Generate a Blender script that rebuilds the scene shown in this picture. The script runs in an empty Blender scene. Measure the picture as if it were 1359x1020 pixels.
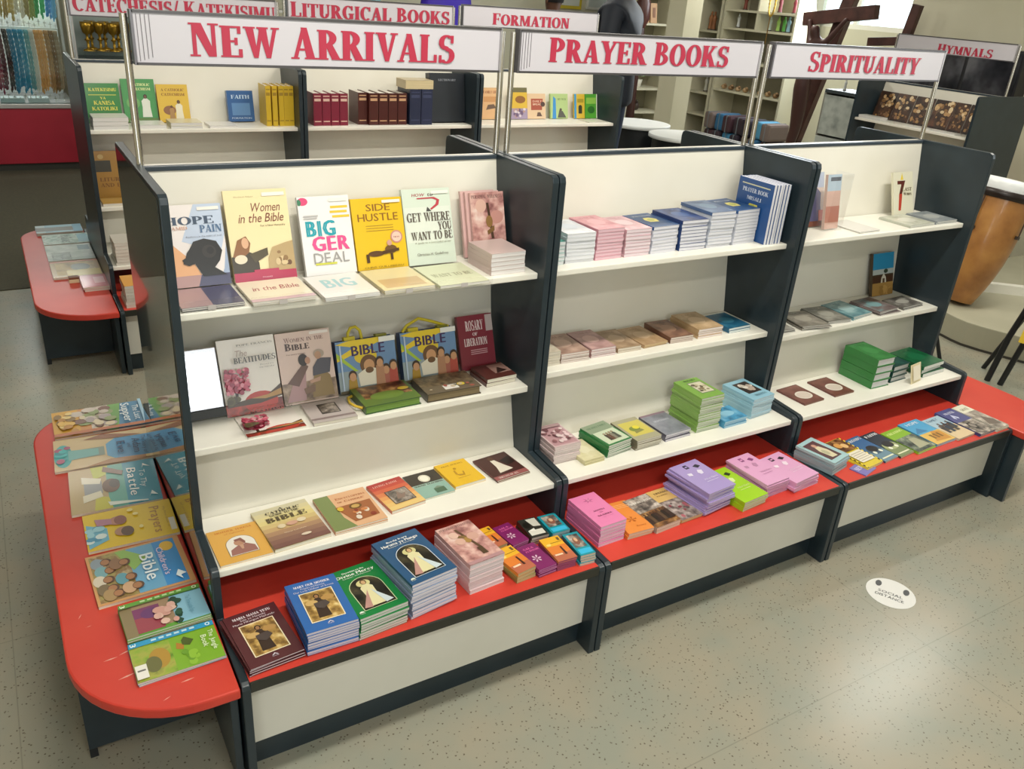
import bpy, bmesh, math, random
from mathutils import Matrix, Vector
random.seed(7)
SC = bpy.context.scene
COL = SC.collection
PI = math.pi

# ------------------------------------------------------------------ camera
YAW, PITCH, ROLL, FPX = 0.5665, -0.4429, 0.0782, 1104.56
cam_d = bpy.data.cameras.new('camera')
cam = bpy.data.objects.new('camera', cam_d)
COL.objects.link(cam)
_fw = Vector((math.sin(YAW)*math.cos(PITCH), math.cos(YAW)*math.cos(PITCH), math.sin(PITCH)))
_r = Vector((math.cos(YAW), -math.sin(YAW), 0))
_u = _r.cross(_fw)
_r2 = _r*math.cos(ROLL) + _u*math.sin(ROLL)
_u2 = -_r*math.sin(ROLL) + _u*math.cos(ROLL)
_m = Matrix((_r2, _u2, -_fw)).transposed().to_4x4()
_m.translation = Vector((-0.2715, -2.1769, 1.762))
cam.matrix_world = _m
cam_d.sensor_width = 36.0
cam_d.lens = 36.0*FPX/1359.0
cam_d.clip_start = 0.05
SC.camera = cam

# ------------------------------------------------------------------ view + world + lights
SC.view_settings.view_transform = 'Standard'
SC.view_settings.look = 'None'
SC.view_settings.gamma = 1.0
SC.view_settings.use_curve_mapping = False
SC.view_settings.exposure = 0.0
world = bpy.data.worlds.new('world')
SC.world = world
world.use_nodes = True
world.node_tree.nodes['Background'].inputs[0].default_value = (0.86, 0.93, 1.0, 1)
world.node_tree.nodes['Background'].inputs[1].default_value = 2.6

def area(name, loc, rot, sx, sy, power, color=(1, 1, 1)):
    l = bpy.data.lights.new(name, 'AREA')
    l.shape = 'RECTANGLE'; l.size = sx; l.size_y = sy
    l.energy = power; l.color = color
    o = bpy.data.objects.new(name, l)
    COL.objects.link(o)
    o.location = loc; o.rotation_euler = rot
    return o
WARM = (1.0, 0.96, 0.87)
LAMPS = [(0.1, -2.8), (0.6, -0.9), (2.6, -0.9), (0.6, 1.5), (2.6, 1.5), (4.9, 0.3), (0.2, 4.6), (3.4, 4.4), (6.2, 4.2)]
for lx, ly in LAMPS:
    area('fluorescent_glow', (lx, ly, 2.80), (0, 0, 0), 1.25, 0.16, 17 if (lx < 1 and ly > 0) else 31, WARM)
DAY = (0.87, 0.94, 1.0)
area('front_glare_light', (0.7, -4.1, 2.0), (math.radians(85), 0, 0), 1.5, 0.9, 20, DAY)  # unseen light, added so the silver frame and covers catch glare
area('daylight_door', (-1.5, -3.4, 1.0), (math.radians(100), 0, math.radians(-32)), 0.9, 1.5, 13, DAY)
area('daylight_window', (7.9, 4.65, 2.1), (math.radians(70), 0, math.radians(90)), 1.3, 0.9, 70, DAY)
area('daylight_side', (6.3, -2.6, 1.9), (math.radians(80), 0, math.radians(62)), 1.6, 1.4, 22, DAY)

# ------------------------------------------------------------------ materials
def lin(h):
    h = h.lstrip('#')
    out = []
    for i in (0, 2, 4):
        c = int(h[i:i+2], 16)/255.0
        out.append(c/12.92 if c <= 0.04045 else ((c+0.055)/1.055)**2.4)
    return (out[0], out[1], out[2], 1.0)
_mats = {}
def M(h, rough=0.5, metal=0.0, coat=0.0, spec=0.5):
    k = (h, rough, metal, coat, spec)
    if k in _mats: return _mats[k]
    m = bpy.data.materials.new('paint_'+h.lstrip('#'))
    m.use_nodes = True
    b = m.node_tree.nodes['Principled BSDF']
    b.inputs['Base Color'].default_value = lin(h)
    b.inputs['Roughness'].default_value = rough
    b.inputs['Metallic'].default_value = metal
    b.inputs['Coat Weight'].default_value = coat
    b.inputs['Coat Roughness'].default_value = 0.12
    b.inputs['Specular IOR Level'].default_value = spec
    _mats[k] = m
    return m
def noise_mat(name, cols, scale=20, rough=0.5, detail=3, coords='Object', lo=0.3, hi=0.7, spec=0.5, bump=0.0, coat=0.0, seed=0, const=False):
    k = ('n', name, tuple(cols), scale, rough, seed)
    if k in _mats: return _mats[k]
    m = bpy.data.materials.new(name)
    m.use_nodes = True
    nt = m.node_tree; b = nt.nodes['Principled BSDF']
    tc = nt.nodes.new('ShaderNodeTexCoord')
    mp = nt.nodes.new('ShaderNodeMapping'); mp.inputs['Location'].default_value = (seed*3.1, seed*1.7, seed*0.9)
    n = nt.nodes.new('ShaderNodeTexNoise'); n.inputs['Scale'].default_value = scale; n.inputs['Detail'].default_value = detail
    r = nt.nodes.new('ShaderNodeValToRGB')
    cr = r.color_ramp
    if const: cr.interpolation = 'CONSTANT'
    while len(cr.elements) < len(cols): cr.elements.new(0.5)
    for i, c in enumerate(cols):
        cr.elements[i].position = lo + (hi-lo)*i/max(1, len(cols)-1)
        cr.elements[i].color = lin(c)
    nt.links.new(tc.outputs[coords], mp.inputs[0]); nt.links.new(mp.outputs[0], n.inputs[0])
    nt.links.new(n.outputs[0], r.inputs[0]); nt.links.new(r.outputs[0], b.inputs['Base Color'])
    b.inputs['Roughness'].default_value = rough
    b.inputs['Specular IOR Level'].default_value = spec
    b.inputs['Coat Weight'].default_value = coat
    if bump:
        bp = nt.nodes.new('ShaderNodeBump'); bp.inputs['Strength'].default_value = bump; bp.inputs['Distance'].default_value = 0.002
        nt.links.new(n.outputs[0], bp.inputs['Height']); nt.links.new(bp.outputs[0], b.inputs['Normal'])
    _mats[k] = m
    return m
def PH(cols, scale=28, seed=0):
    return noise_mat('printed_picture', cols, scale, 0.36, 4, 'Object', 0.3, 0.7, seed=seed, coat=0.22)
def pages_mat(h='#e9e4e2'):
    k = ('pages', h)
    if k in _mats: return _mats[k]
    m = bpy.data.materials.new('paper_edges')
    m.use_nodes = True
    nt = m.node_tree; b = nt.nodes['Principled BSDF']
    tc = nt.nodes.new('ShaderNodeTexCoord')
    mp = nt.nodes.new('ShaderNodeMapping'); mp.inputs['Scale'].default_value = (3, 3, 900)
    n = nt.nodes.new('ShaderNodeTexNoise'); n.inputs['Scale'].default_value = 1.0; n.inputs['Detail'].default_value = 2
    mx = nt.nodes.new('ShaderNodeMix'); mx.data_type = 'RGBA'
    c = lin(h); d = tuple(v*0.72 for v in c[:3])+(1,)
    mx.inputs[6].default_value = d; mx.inputs[7].default_value = c
    rg = nt.nodes.new('ShaderNodeMapRange'); rg.inputs[1].default_value = 0.3; rg.inputs[2].default_value = 0.6
    nt.links.new(tc.outputs['Object'], mp.inputs[0]); nt.links.new(mp.outputs[0], n.inputs[0])
    nt.links.new(n.outputs[0], rg.inputs[0]); nt.links.new(rg.outputs[0], mx.inputs[0]); nt.links.new(mx.outputs[2], b.inputs['Base Color'])
    b.inputs['Roughness'].default_value = 0.85
    b.inputs['Specular IOR Level'].default_value = 0.2
    _mats[k] = m
    return m
def clear_mat(name='clear_acrylic', tint=(1, 1, 1, 1), gloss=0.10):
    k = ('clear', name)
    if k in _mats: return _mats[k]
    m = bpy.data.materials.new(name)
    m.use_nodes = True
    nt = m.node_tree
    for nd in list(nt.nodes):
        if nd.type == 'BSDF_PRINCIPLED': nt.nodes.remove(nd)
    out = [nd for nd in nt.nodes if nd.type == 'OUTPUT_MATERIAL'][0]
    tr = nt.nodes.new('ShaderNodeBsdfTransparent'); tr.inputs[0].default_value = tint
    gl = nt.nodes.new('ShaderNodeBsdfGlossy'); gl.inputs['Roughness'].default_value = 0.05
    fr = nt.nodes.new('ShaderNodeLayerWeight'); fr.inputs[0].default_value = 0.5
    pw = nt.nodes.new('ShaderNodeMath'); pw.operation = 'POWER'; pw.inputs[1].default_value = 4.0
    nt.links.new(fr.outputs['Facing'], pw.inputs[0])
    ad = nt.nodes.new('ShaderNodeMath'); ad.operation = 'MULTIPLY_ADD'; ad.inputs[1].default_value = 0.6; ad.inputs[2].default_value = 0.02+gloss*0.3
    mx = nt.nodes.new('ShaderNodeMixShader')
    nt.links.new(pw.outputs[0], ad.inputs[0]); nt.links.new(ad.outputs[0], mx.inputs[0])
    nt.links.new(tr.outputs[0], mx.inputs[1]); nt.links.new(gl.outputs[0], mx.inputs[2]); nt.links.new(mx.outputs[0], out.inputs[0])
    _mats[k] = m
    return m
def emit_mat(name, col, s):
    m = bpy.data.materials.new(name); m.use_nodes = True
    b = m.node_tree.nodes['Principled BSDF']
    b.inputs['Emission Color'].default_value = col; b.inputs['Emission Strength'].default_value = s
    return m

# laminates
LAM = noise_mat('charcoal_laminate', ['#222d33', '#28343b'], 9, 0.32, 2, spec=0.45)
LAMG = noise_mat('glossy_charcoal_laminate', ['#33382f', '#454a3e'], 7, 0.09, 2, spec=1.0, coat=1.0)
EDGE = M('#2d3840', 0.28, spec=0.55)
CREAM = noise_mat('cream_laminate', ['#ddd9cb', '#e4e1d5'], 3, 0.38, 3, spec=0.45)
SHELFM = noise_mat('white_shelf_laminate', ['#e4e1d6', '#eceade'], 6, 0.35, 3)
FASC = noise_mat('fascia_laminate', ['#d2d0c4', '#dbd9cf'], 3, 0.4, 3)
RED = noise_mat('red_laminate', ['#c63b30', '#cf4637'], 5, 0.36, 3, spec=0.4)
STEEL = M('#d9d4cd', 0.16, 1.0)
ALU = M('#c9c8c8', 0.35, 0.8)
CLEAR = clear_mat()
GLASS = clear_mat('clear_glass', (0.93, 0.97, 0.96, 1), 0.15)
LETTER = M('#b5304a', 0.45)

# ------------------------------------------------------------------ mesh builder
class MB:
    def __init__(s): s.v = []; s.f = []; s.mi = []; s.m = []; s.sm = []
    def slot(s, mat):
        if mat not in s.m: s.m.append(mat)
        return s.m.index(mat)
    def poly(s, pts, mat, smooth=False):
        b = len(s.v); s.v += [tuple(p) for p in pts]; s.f.append(tuple(range(b, b+len(pts)))); s.mi.append(s.slot(mat)); s.sm.append(smooth)
    def mesh(s, vs, fs, mat, smooth=False):
        b = len(s.v); s.v += [tuple(p) for p in vs]; k = s.slot(mat)
        for f in fs: s.f.append(tuple(b+i for i in f)); s.mi.append(k); s.sm.append(smooth)
    def box(s, x0, x1, y0, y1, z0, z1, mat, T=None):
        vs = [(x0, y0, z0), (x1, y0, z0), (x1, y1, z0), (x0, y1, z0), (x0, y0, z1), (x1, y0, z1), (x1, y1, z1), (x0, y1, z1)]
        if T is not None: vs = [tuple(T @ Vector(p)) for p in vs]
        s.mesh(vs, [(0, 3, 2, 1), (4, 5, 6, 7), (0, 1, 5, 4), (1, 2, 6, 5), (2, 3, 7, 6), (3, 0, 4, 7)], mat)
    def prism(s, pts, axis, a, b, mat):
        n = len(pts)
        def mk(p, q):
            return {'x': (q, p[0], p[1]), 'y': (p[0], q, p[1]), 'z': (p[0], p[1], q)}[axis]
        vs = [mk(p, a) for p in pts] + [mk(p, b) for p in pts]
        fs = [tuple(reversed(range(n))), tuple(range(n, 2*n))] + [(i, (i+1) % n, n+(i+1) % n, n+i) for i in range(n)]
        s.mesh(vs, fs, mat)
    def lathe(s, prof, mat, c=(0, 0, 0), n=24, T=None):
        vs = []; fs = []
        for r, z in prof:
            for i in range(n):
                a = 2*PI*i/n; p = Vector((c[0]+r*math.cos(a), c[1]+r*math.sin(a), c[2]+z))
                vs.append(tuple(T @ p) if T is not None else tuple(p))
        k = len(prof)
        for j in range(k-1):
            for i in range(n):
                fs.append((j*n+i, j*n+(i+1) % n, (j+1)*n+(i+1) % n, (j+1)*n+i))
        s.mesh(vs, fs, mat, True)
        s.mesh([vs[i] for i in range(n)], [tuple(reversed(range(n)))], mat)
        s.mesh([vs[(k-1)*n+i] for i in range(n)], [tuple(range(n))], mat)
    def tube(s, pts, r, mat, n=10):
        pts = [Vector(p) for p in pts]; vs = []; fs = []
        rr = r if isinstance(r, (list, tuple)) else [r]*len(pts)
        for k, p in enumerate(pts):
            d = (pts[min(k+1, len(pts)-1)]-pts[max(k-1, 0)]).normalized()
            a = d.orthogonal().normalized() if k == 0 else (a - d*a.dot(d)).normalized()
            b = d.cross(a)
            for i in range(n):
                t = 2*PI*i/n; vs.append(tuple(p+(a*math.cos(t)+b*math.sin(t))*rr[k]))
        for k in range(len(pts)-1):
            for i in range(n): fs.append((k*n+i, k*n+(i+1) % n, (k+1)*n+(i+1) % n, (k+1)*n+i))
        s.mesh(vs, fs, mat, True)
        s.mesh(vs[:n], [tuple(reversed(range(n)))], mat); s.mesh(vs[-n:], [tuple(range(n))], mat)
    def ball(s, c, rx, ry, rz, mat, n=14, k=8):
        prof = []
        vs = []; fs = []
        for j in range(k+1):
            t = -PI/2+PI*j/k
            for i in range(n):
                a = 2*PI*i/n
                vs.append((c[0]+rx*math.cos(t)*math.cos(a), c[1]+ry*math.cos(t)*math.sin(a), c[2]+rz*math.sin(t)))
        for j in range(k):
            for i in range(n): fs.append((j*n+i, j*n+(i+1) % n, (j+1)*n+(i+1) % n, (j+1)*n+i))
        s.mesh(vs, fs, mat, True)
    def build(s, name, parent=None, bevel=0, loc=None):
        me = bpy.data.meshes.new(name)
        me.from_pydata(s.v, [], s.f)
        for m in s.m: me.materials.append(m)
        me.polygons.foreach_set('material_index', s.mi)
        me.polygons.foreach_set('use_smooth', s.sm)
        me.update()
        if bevel:
            bm = bmesh.new(); bm.from_mesh(me)
            bmesh.ops.remove_doubles(bm, verts=bm.verts, dist=1e-6)
            es = [e for e in bm.edges if len(e.link_faces) == 2 and e.calc_face_angle(0) > 0.5]
            bmesh.ops.bevel(bm, geom=es, offset=bevel, segments=2, affect='EDGES', profile=0.6)
            bm.to_mesh(me); bm.free()
        o = bpy.data.objects.new(name, me)
        COL.objects.link(o)
        if parent: o.parent = parent
        if loc: o.location = loc
        return o
def tag(o, label, cat, group=None):
    o['label'] = label; o['category'] = cat
    if group: o['group'] = group
    return o
def thing(name, label, cat, loc=(0, 0, 0), rz=0, group=None):
    o = bpy.data.objects.new(name, None); COL.objects.link(o)
    o.empty_display_size = 0.05
    o.location = loc; o.rotation_euler = (0, 0, rz)
    return tag(o, label, cat, group)
def struct(o): o['kind'] = 'structure'; return o
def dup(root, loc=None, rot=None, label=None, group=None):
    r = root.copy(); COL.objects.link(r)
    if loc is not None: r.location = loc
    if rot is not None: r.rotation_euler = rot
    if label: r['label'] = label
    if group: r['group'] = group
    for ch in list(root.children):
        c = ch.copy(); COL.objects.link(c); c.parent = r
        for g in list(ch.children):
            d = g.copy(); COL.objects.link(d); d.parent = c
    return r

# ------------------------------------------------------------------ lettering
def _rect(x0, y0, x1, y1): return [(x0, y0), (x1, y0), (x1, y1), (x0, y1)]
def _ring(cx, cy, rx, ry, tx, ty, a0, a1, n=14):
    out = []
    for i in range(n):
        a = math.radians(a0+(a1-a0)*i/n); b = math.radians(a0+(a1-a0)*(i+1)/n)
        out.append([(cx+rx*math.cos(a), cy+ry*math.sin(a)), (cx+rx*math.cos(b), cy+ry*math.sin(b)),
                    (cx+(rx-tx)*math.cos(b), cy+(ry-ty)*math.sin(b)), (cx+(rx-tx)*math.cos(a), cy+(ry-ty)*math.sin(a))])
    return out
S_, T_, H_ = 0.20, 0.075, 0.055
def _ser(x0, x1, y): return [_rect(x0, y, x1, y+H_)]
def _stem(x, w=S_): return [_rect(x, 0, x+w, 1)]+_ser(x-0.055, x+w+0.055, 0)+_ser(x-0.055, x+w+0.055, 1-H_)
def _diag(x0, x1, w0, w1): return [[(x0, 0), (x0+w0, 0), (x1+w1, 1), (x1, 1)]]
SERIF = {
 'A': (_diag(0.06, 0.33, 0.075, 0.075)+[[(0.46, 0), (0.68, 0), (0.44, 1), (0.30, 1)]]+[_rect(0.17, 0.27, 0.55, 0.34)]+_ser(-0.01, 0.2, 0)+_ser(0.40, 0.75, 0), 0.74),
 'B': (_stem(0.06)+_ring(0.24, 0.74, 0.33, 0.26, 0.18, 0.07, -90, 90)+_ring(0.24, 0.27, 0.40, 0.27, 0.19, 0.07, -90, 90), 0.68),
 'C': (_ring(0.38, 0.5, 0.37, 0.52, 0.2, 0.07, 48, 312, 22)+[_rect(0.58, 0.68, 0.66, 1.0)], 0.70),
 'D': (_stem(0.06)+_ring(0.24, 0.5, 0.46, 0.5, 0.2, 0.07, -90, 90, 18), 0.76),
 'E': (_stem(0.06)+[_rect(0.2, 0, 0.58, 0.065), _rect(0.2, 0.935, 0.56, 1), _rect(0.2, 0.48, 0.46, 0.55), _rect(0.53, 0, 0.60, 0.27), _rect(0.51, 0.76, 0.57, 1), _rect(0.42, 0.4, 0.47, 0.63)], 0.64),
 'F': (_stem(0.06)+[_rect(0.2, 0.935, 0.56, 1), _rect(0.2, 0.46, 0.46, 0.53), _rect(0.51, 0.73, 0.57, 1), _rect(0.42, 0.38, 0.47, 0.61)], 0.60),
 'G': (_ring(0.38, 0.5, 0.37, 0.52, 0.2, 0.07, 48, 318, 22)+[_rect(0.58, 0.68, 0.66, 1.0), _rect(0.5, 0.02, 0.69, 0.42), _rect(0.42, 0.38, 0.75, 0.44)], 0.78),
 'H': (_stem(0.06)+_stem(0.5)+[_rect(0.2, 0.47, 0.55, 0.54)], 0.78),
 'I': (_stem(0.06), 0.34),
 'J': ([_rect(0.2, 0.2, 0.4, 1)]+_ser(0.14, 0.46, 0.945)+_ring(0.2, 0.2, 0.2, 0.22, 0.16, 0.07, 180, 360), 0.50),
 'K': (_stem(0.06)+[[(0.22, 0.42), (0.28, 0.34), (0.62, 0.97), (0.53, 0.97)], [(0.30, 0.55), (0.52, 0), (0.74, 0), (0.42, 0.66)]]+_ser(0.44, 0.72, 0.945)+_ser(0.46, 0.80, 0), 0.78),
 'L': (_stem(0.06)+[_rect(0.2, 0, 0.58, 0.065), _rect(0.53, 0, 0.60, 0.29)], 0.62),
 'M': ([_rect(0.08, 0, 0.15, 1), _rect(0.66, 0, 0.86, 1), [(0.08, 1), (0.28, 1), (0.50, 0.02), (0.42, 0.02)], [(0.42, 0.02), (0.50, 0.02), (0.74, 1), (0.66, 1)]]+_ser(0.0, 0.23, 0)+_ser(0.6, 0.92, 0)+_ser(0.0, 0.25, 0.945)+_ser(0.7, 0.92, 0.945), 0.94),
 'N': ([_rect(0.08, 0, 0.15, 1), _rect(0.60, 0, 0.67, 1), [(0.06, 1), (0.30, 1), (0.67, 0), (0.50, 0)]]+_ser(0.0, 0.24, 0)+_ser(0.0, 0.26, 0.945)+_ser(0.51, 0.76, 0.945), 0.78),
 'O': (_ring(0.39, 0.5, 0.38, 0.52, 0.2, 0.07, 0, 360, 30), 0.79),
 'P': (_stem(0.06)+_ring(0.24, 0.71, 0.36, 0.29, 0.19, 0.07, -90, 90), 0.63),
 'Q': (_ring(0.39, 0.5, 0.38, 0.52, 0.2, 0.07, 0, 360, 30)+[[(0.4, 0.2), (0.5, 0.24), (0.8, -0.16), (0.66, -0.16)]], 0.80),
 'R': (_stem(0.06)+_ring(0.24, 0.73, 0.35, 0.27, 0.19, 0.07, -90, 90)+[[(0.26, 0.5), (0.48, 0.0), (0.72, 0.0), (0.45, 0.52)]]+_ser(0.46, 0.76, 0), 0.73),
 'S': (_ring(0.31, 0.745, 0.27, 0.275, 0.15, 0.07, 45, 270, 16)+_ring(0.31, 0.27, 0.29, 0.29, 0.16, 0.07, -140, 90, 16)+[[(0.10, 0.66), (0.31, 0.44), (0.56, 0.36), (0.33, 0.60)], _rect(0.48, 0.72, 0.54, 1), _rect(0.05, 0, 0.11, 0.28)], 0.62),
 'T': ([_rect(0.22, 0, 0.42, 1), _rect(0.02, 0.93, 0.62, 1), _rect(0.0, 0.72, 0.06, 1), _rect(0.58, 0.72, 0.64, 1)]+_ser(0.15, 0.49, 0), 0.65),
 'U': ([_rect(0.08, 0.3, 0.28, 1), _rect(0.58, 0.3, 0.65, 1)]+_ring(0.365, 0.32, 0.285, 0.34, 0.18, 0.08, 180, 360)+_ser(0.02, 0.34, 0.945)+_ser(0.5, 0.73, 0.945), 0.75),
 'V': ([[(0.06, 1), (0.28, 1), (0.44, 0), (0.34, 0)], [(0.36, 0), (0.43, 0), (0.67, 1), (0.60, 1)]]+_ser(0.0, 0.34, 0.945)+_ser(0.52, 0.74, 0.945), 0.73),
 'W': ([[(0.05, 1), (0.25, 1), (0.38, 0), (0.29, 0)], [(0.31, 0), (0.38, 0), (0.56, 1), (0.49, 1)], [(0.44, 1), (0.64, 1), (0.76, 0), (0.67, 0)], [(0.69, 0), (0.76, 0), (0.97, 1), (0.90, 1)]]+_ser(0.0, 0.31, 0.945)+_ser(0.40, 0.70, 0.945)+_ser(0.83, 1.04, 0.945), 1.03),
 'X': ([[(0.06, 1), (0.29, 1), (0.70, 0), (0.47, 0)], [(0.08, 0), (0.16, 0), (0.66, 1), (0.58, 1)]]+_ser(0.0, 0.35, 0.945)+_ser(0.5, 0.72, 0.945)+_ser(0.0, 0.24, 0)+_ser(0.42, 0.76, 0), 0.76),
 'Y': ([[(0.05, 1), (0.27, 1), (0.45, 0.42), (0.27, 0.42)], [(0.36, 0.45), (0.44, 0.42), (0.68, 1), (0.61, 1)], _rect(0.26, 0, 0.46, 0.5)]+_ser(0.0, 0.33, 0.945)+_ser(0.53, 0.75, 0.945)+_ser(0.19, 0.53, 0), 0.74),
 'Z': ([_rect(0.05, 0.93, 0.6, 1), _rect(0.05, 0, 0.6, 0.07), [(0.05, 0.03), (0.27, 0.03), (0.6, 0.97), (0.38, 0.97)], _rect(0.05, 0.75, 0.11, 1), _rect(0.54, 0, 0.6, 0.25)], 0.64),
 '/': ([[(0.0, -0.1), (0.09, -0.1), (0.42, 1.1), (0.33, 1.1)]], 0.42),
 '&': (_ring(0.3, 0.27, 0.28, 0.29, 0.14, 0.07, 0, 360)+_ring(0.3, 0.77, 0.2, 0.24, 0.12, 0.06, 0, 360)+[[(0.2, 0.62), (0.35, 0.62), (0.7, 0), (0.52, 0)]], 0.72),
}
_gl = {}
def sans_glyph(c):
    if c in _gl: return _gl[c]
    cu = bpy.data.curves.new('glyph', 'FONT'); cu.body = c; cu.resolution_u = 2
    ob = bpy.data.objects.new('glyph', cu)
    me = bpy.data.meshes.new_from_object(ob)
    ps = [[(me.vertices[i].co.x/0.72, me.vertices[i].co.y/0.72) for i in p.vertices] for p in me.polygons]
    xs = [p[0] for q in ps for p in q] or [0]
    x0, x1 = min(xs), max(xs)
    ps = [[(x-x0, y) for x, y in q] for q in ps]
    bpy.data.objects.remove(ob); bpy.data.curves.remove(cu); bpy.data.meshes.remove(me)
    _gl[c] = (ps, x1-x0+0.11)
    return _gl[c]
def text_polys(txt, font='sans', first=1.0, slant=0.0, bold=0.0):
    """polygons of a line of text, cap height 1, returned with its width"""
    x = 0.0; out = []; new = True
    for c in txt:
        if c == ' ': x += 0.36; new = True; continue
        if font == 'serif' and c.upper() in SERIF:
            ps, w = SERIF[c.upper()]; sc = first if new else 1.0
            if c.islower() and first == 1.0: sc = 0.78
        else:
            ps, w = sans_glyph(c); sc = 1.0
        for q in ps: out.append([(x+px*sc+slant*py*sc, py*sc) for px, py in q])
        if bold:
            for q in ps: out.append([(x+px*sc+slant*py*sc+bold, py*sc) for px, py in q])
        x += (w+bold)*sc; new = False
    return out, max(x-0.08, 0.1)

EPS = 0.00016
class Art:
    """prints on a flat cover; coordinates 0..1 across and up the cover"""
    def __init__(s, mb, w, d, z): s.mb = mb; s.w = w; s.d = d; s.z = z; s.k = 0
    def P(s, pts, col):
        s.k += 1; s._p(pts, col)
    def _p(s, pts, col):
        m = M(col, 0.36, 0.0, 0.22) if isinstance(col, str) else col
        pts = [(min(max(p[0], 0.0), 1.0), min(max(p[1], 0.0), 1.0)) for p in pts]
        a = sum(pts[i][0]*pts[(i+1) % len(pts)][1]-pts[(i+1) % len(pts)][0]*pts[i][1] for i in range(len(pts)))
        if a < 0: pts = pts[::-1]
        s.mb.poly([(p[0]*s.w, p[1]*s.d, s.z+s.k*EPS) for p in pts], m)
    def r(s, x0, y0, x1, y1, col): s.P([(x0, y0), (x1, y0), (x1, y1), (x0, y1)], col)
    def e(s, cx, cy, rx, ry, col, n=20, a0=0, a1=360):
        k = n if a1-a0 == 360 else n+1
        s.P([(cx+rx*math.cos(math.radians(a0+(a1-a0)*i/n)), cy+ry*math.sin(math.radians(a0+(a1-a0)*i/n))) for i in range(k)], col)
    def arch(s, x0, y0, x1, y1, col):
        cx = (x0+x1)/2; r = (x1-x0)/2; ry = r*s.w/s.d*1.0
        s.P([(x0, y0), (x1, y0)]+[(cx+r*math.cos(math.radians(a)), y1-ry+ry*math.sin(math.radians(a))) for a in range(0, 181, 12)], col)
    def t(s, txt, x0, y0, x1, y1, col, font='sans', slant=0.0, bold=0.0):
        ps, w = text_polys(txt, font, 1.0, slant, bold); s.k += 1
        k0 = s.k
        for i, q in enumerate(ps):
            s.k = k0+0.9*i/len(ps); s._p([(x0+(x1-x0)*px/w, y0+(y1-y0)*py) for px, py in q], col)
        s.k = k0+1
    def fig(s, x, y, h, robe, skin, hair='#3a2a20', wd=0.3):
        """a robed standing figure, feet at x, y"""
        a = s.d/s.w
        w = h*a*wd
        s.P([(x-w*0.62, y), (x+w*0.62, y), (x+w*0.5, y+h*0.45), (x+w*0.55, y+h*0.72), (x+w*0.22, y+h*0.83), (x-w*0.22, y+h*0.83), (x-w*0.55, y+h*0.72), (x-w*0.5, y+h*0.45)], robe)
        s.e(x, y+h*0.92, h*0.085*a, h*0.1, hair, 12)
        s.e(x, y+h*0.905, h*0.055*a, h*0.075, skin, 12)
    def blobs(s, x0, y0, x1, y1, cols, n, rmin, rmax, seed):
        rd = random.Random(seed)
        for i in range(n):
            rx = rd.uniform(rmin, rmax)
            s.e(min(max(rd.uniform(x0, x1), rx), 1-rx), rd.uniform(y0, y1), rx, rx*s.w/s.d*rd.uniform(0.6, 1.4), cols[i % len(cols)], 9)

# ------------------------------------------------------------------ books
ORD = ['topmost', 'second', 'third', 'fourth', 'fifth', 'sixth', 'seventh', 'eighth', 'ninth', 'tenth', 'eleventh', 'twelfth', 'thirteenth', 'fourteenth', 'fifteenth', 'sixteenth', 'seventeenth']
def book(name, label, cat, group, w, d, th, cover, pages='#e9e4e2', art=None, hard=False, back=None, rough=0.38):
    root = thing(name, label, cat, group=group)
    cm = M(cover, rough, 0.0, 0.22) if isinstance(cover, str) else cover
    bm_ = M(back, rough) if back else cm
    tc = 0.0022 if hard else min(0.00035, th*0.08)
    ins = 0.004 if hard else 0.0006
    mb = MB()
    mb.box(0, w, 0, d, th-tc, th, cm); mb.box(0, w, 0, d, 0, tc, bm_); mb.box(0, tc, 0, d, tc, th-tc, cm)
    if art: art(Art(mb, w, d, th))
    mb.build('cover', root)
    p = MB(); p.box(tc, w-ins, ins, d-ins, tc, th-tc, pages_mat(pages)); p.build('page_block', root)
    return root
ALLB = []
def stack(desc, where, group, x, y, z, w, d, h, ang, n, cover, pages='#e9e4e2', art=None, low=None, hard=False, name='booklet', cat='booklet', jit=0.003, jr=1.3, tilt=None, back=None):
    """n copies lying flat, each one a thing of its own; (x, y) is the spine-side bottom corner of the top one"""
    th = h/n; rd = random.Random(hash_(desc+where))
    if n == 1:
        b = book(name, f"{desc} {where}", cat, group, w, d, th*0.97, cover, pages, art, hard, back)
        b.location = (x, y, z); b.rotation_euler = (0, 0, math.radians(ang)); return b
    top = book(name, f"topmost {desc} {where}", cat, group, w, d, th*0.97, cover, pages, art, hard, back)
    top.location = (x, y, z+h-th); top.rotation_euler = (tilt or 0, 0, math.radians(ang))
    src = book(name, f"{desc}, second from top, {where}", cat, group, w, d, th*0.97, low or cover, pages, None, hard, back)
    for i in range(1, n):
        o = src if i == 1 else dup(src, label=f"{desc}, {ORD[i]} from top, {where}")
        a = ang+rd.uniform(-jr, jr)
        o.location = (x+rd.uniform(-jit, jit), y+rd.uniform(-jit, jit)*0.8, z+h-th*(i+1)); o.rotation_euler = (0, 0, math.radians(a))
    return top
def hash_(s):
    h = 7
    for c in s: h = (h*31+ord(c)) % 1000003
    return h
def standing(desc, x, yb, z, w, h, th, lean, cover, pages='#e9e4e2', art=None, rz=0, hard=False, group=None, name='book', cat='book'):
    """a book standing on its bottom edge, cover toward the front, top leaning back by lean degrees; yb = y of the cover's bottom edge"""
    b = book(name, desc, cat, group, w, h, th, cover, pages, art, hard)
    R = Matrix.Rotation(math.radians(rz), 4, 'Z') @ Matrix.Rotation(math.radians(90-lean), 4, 'X')
    b.rotation_euler = R.to_euler()
    # lowest point of the leaning book rests on z: the back bottom edge
    s = math.sin(math.radians(lean))
    off = R @ Vector((0, 0, th))
    b.location = (x-off.x, yb-off.y, z+0.0005)
    return b

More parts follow.
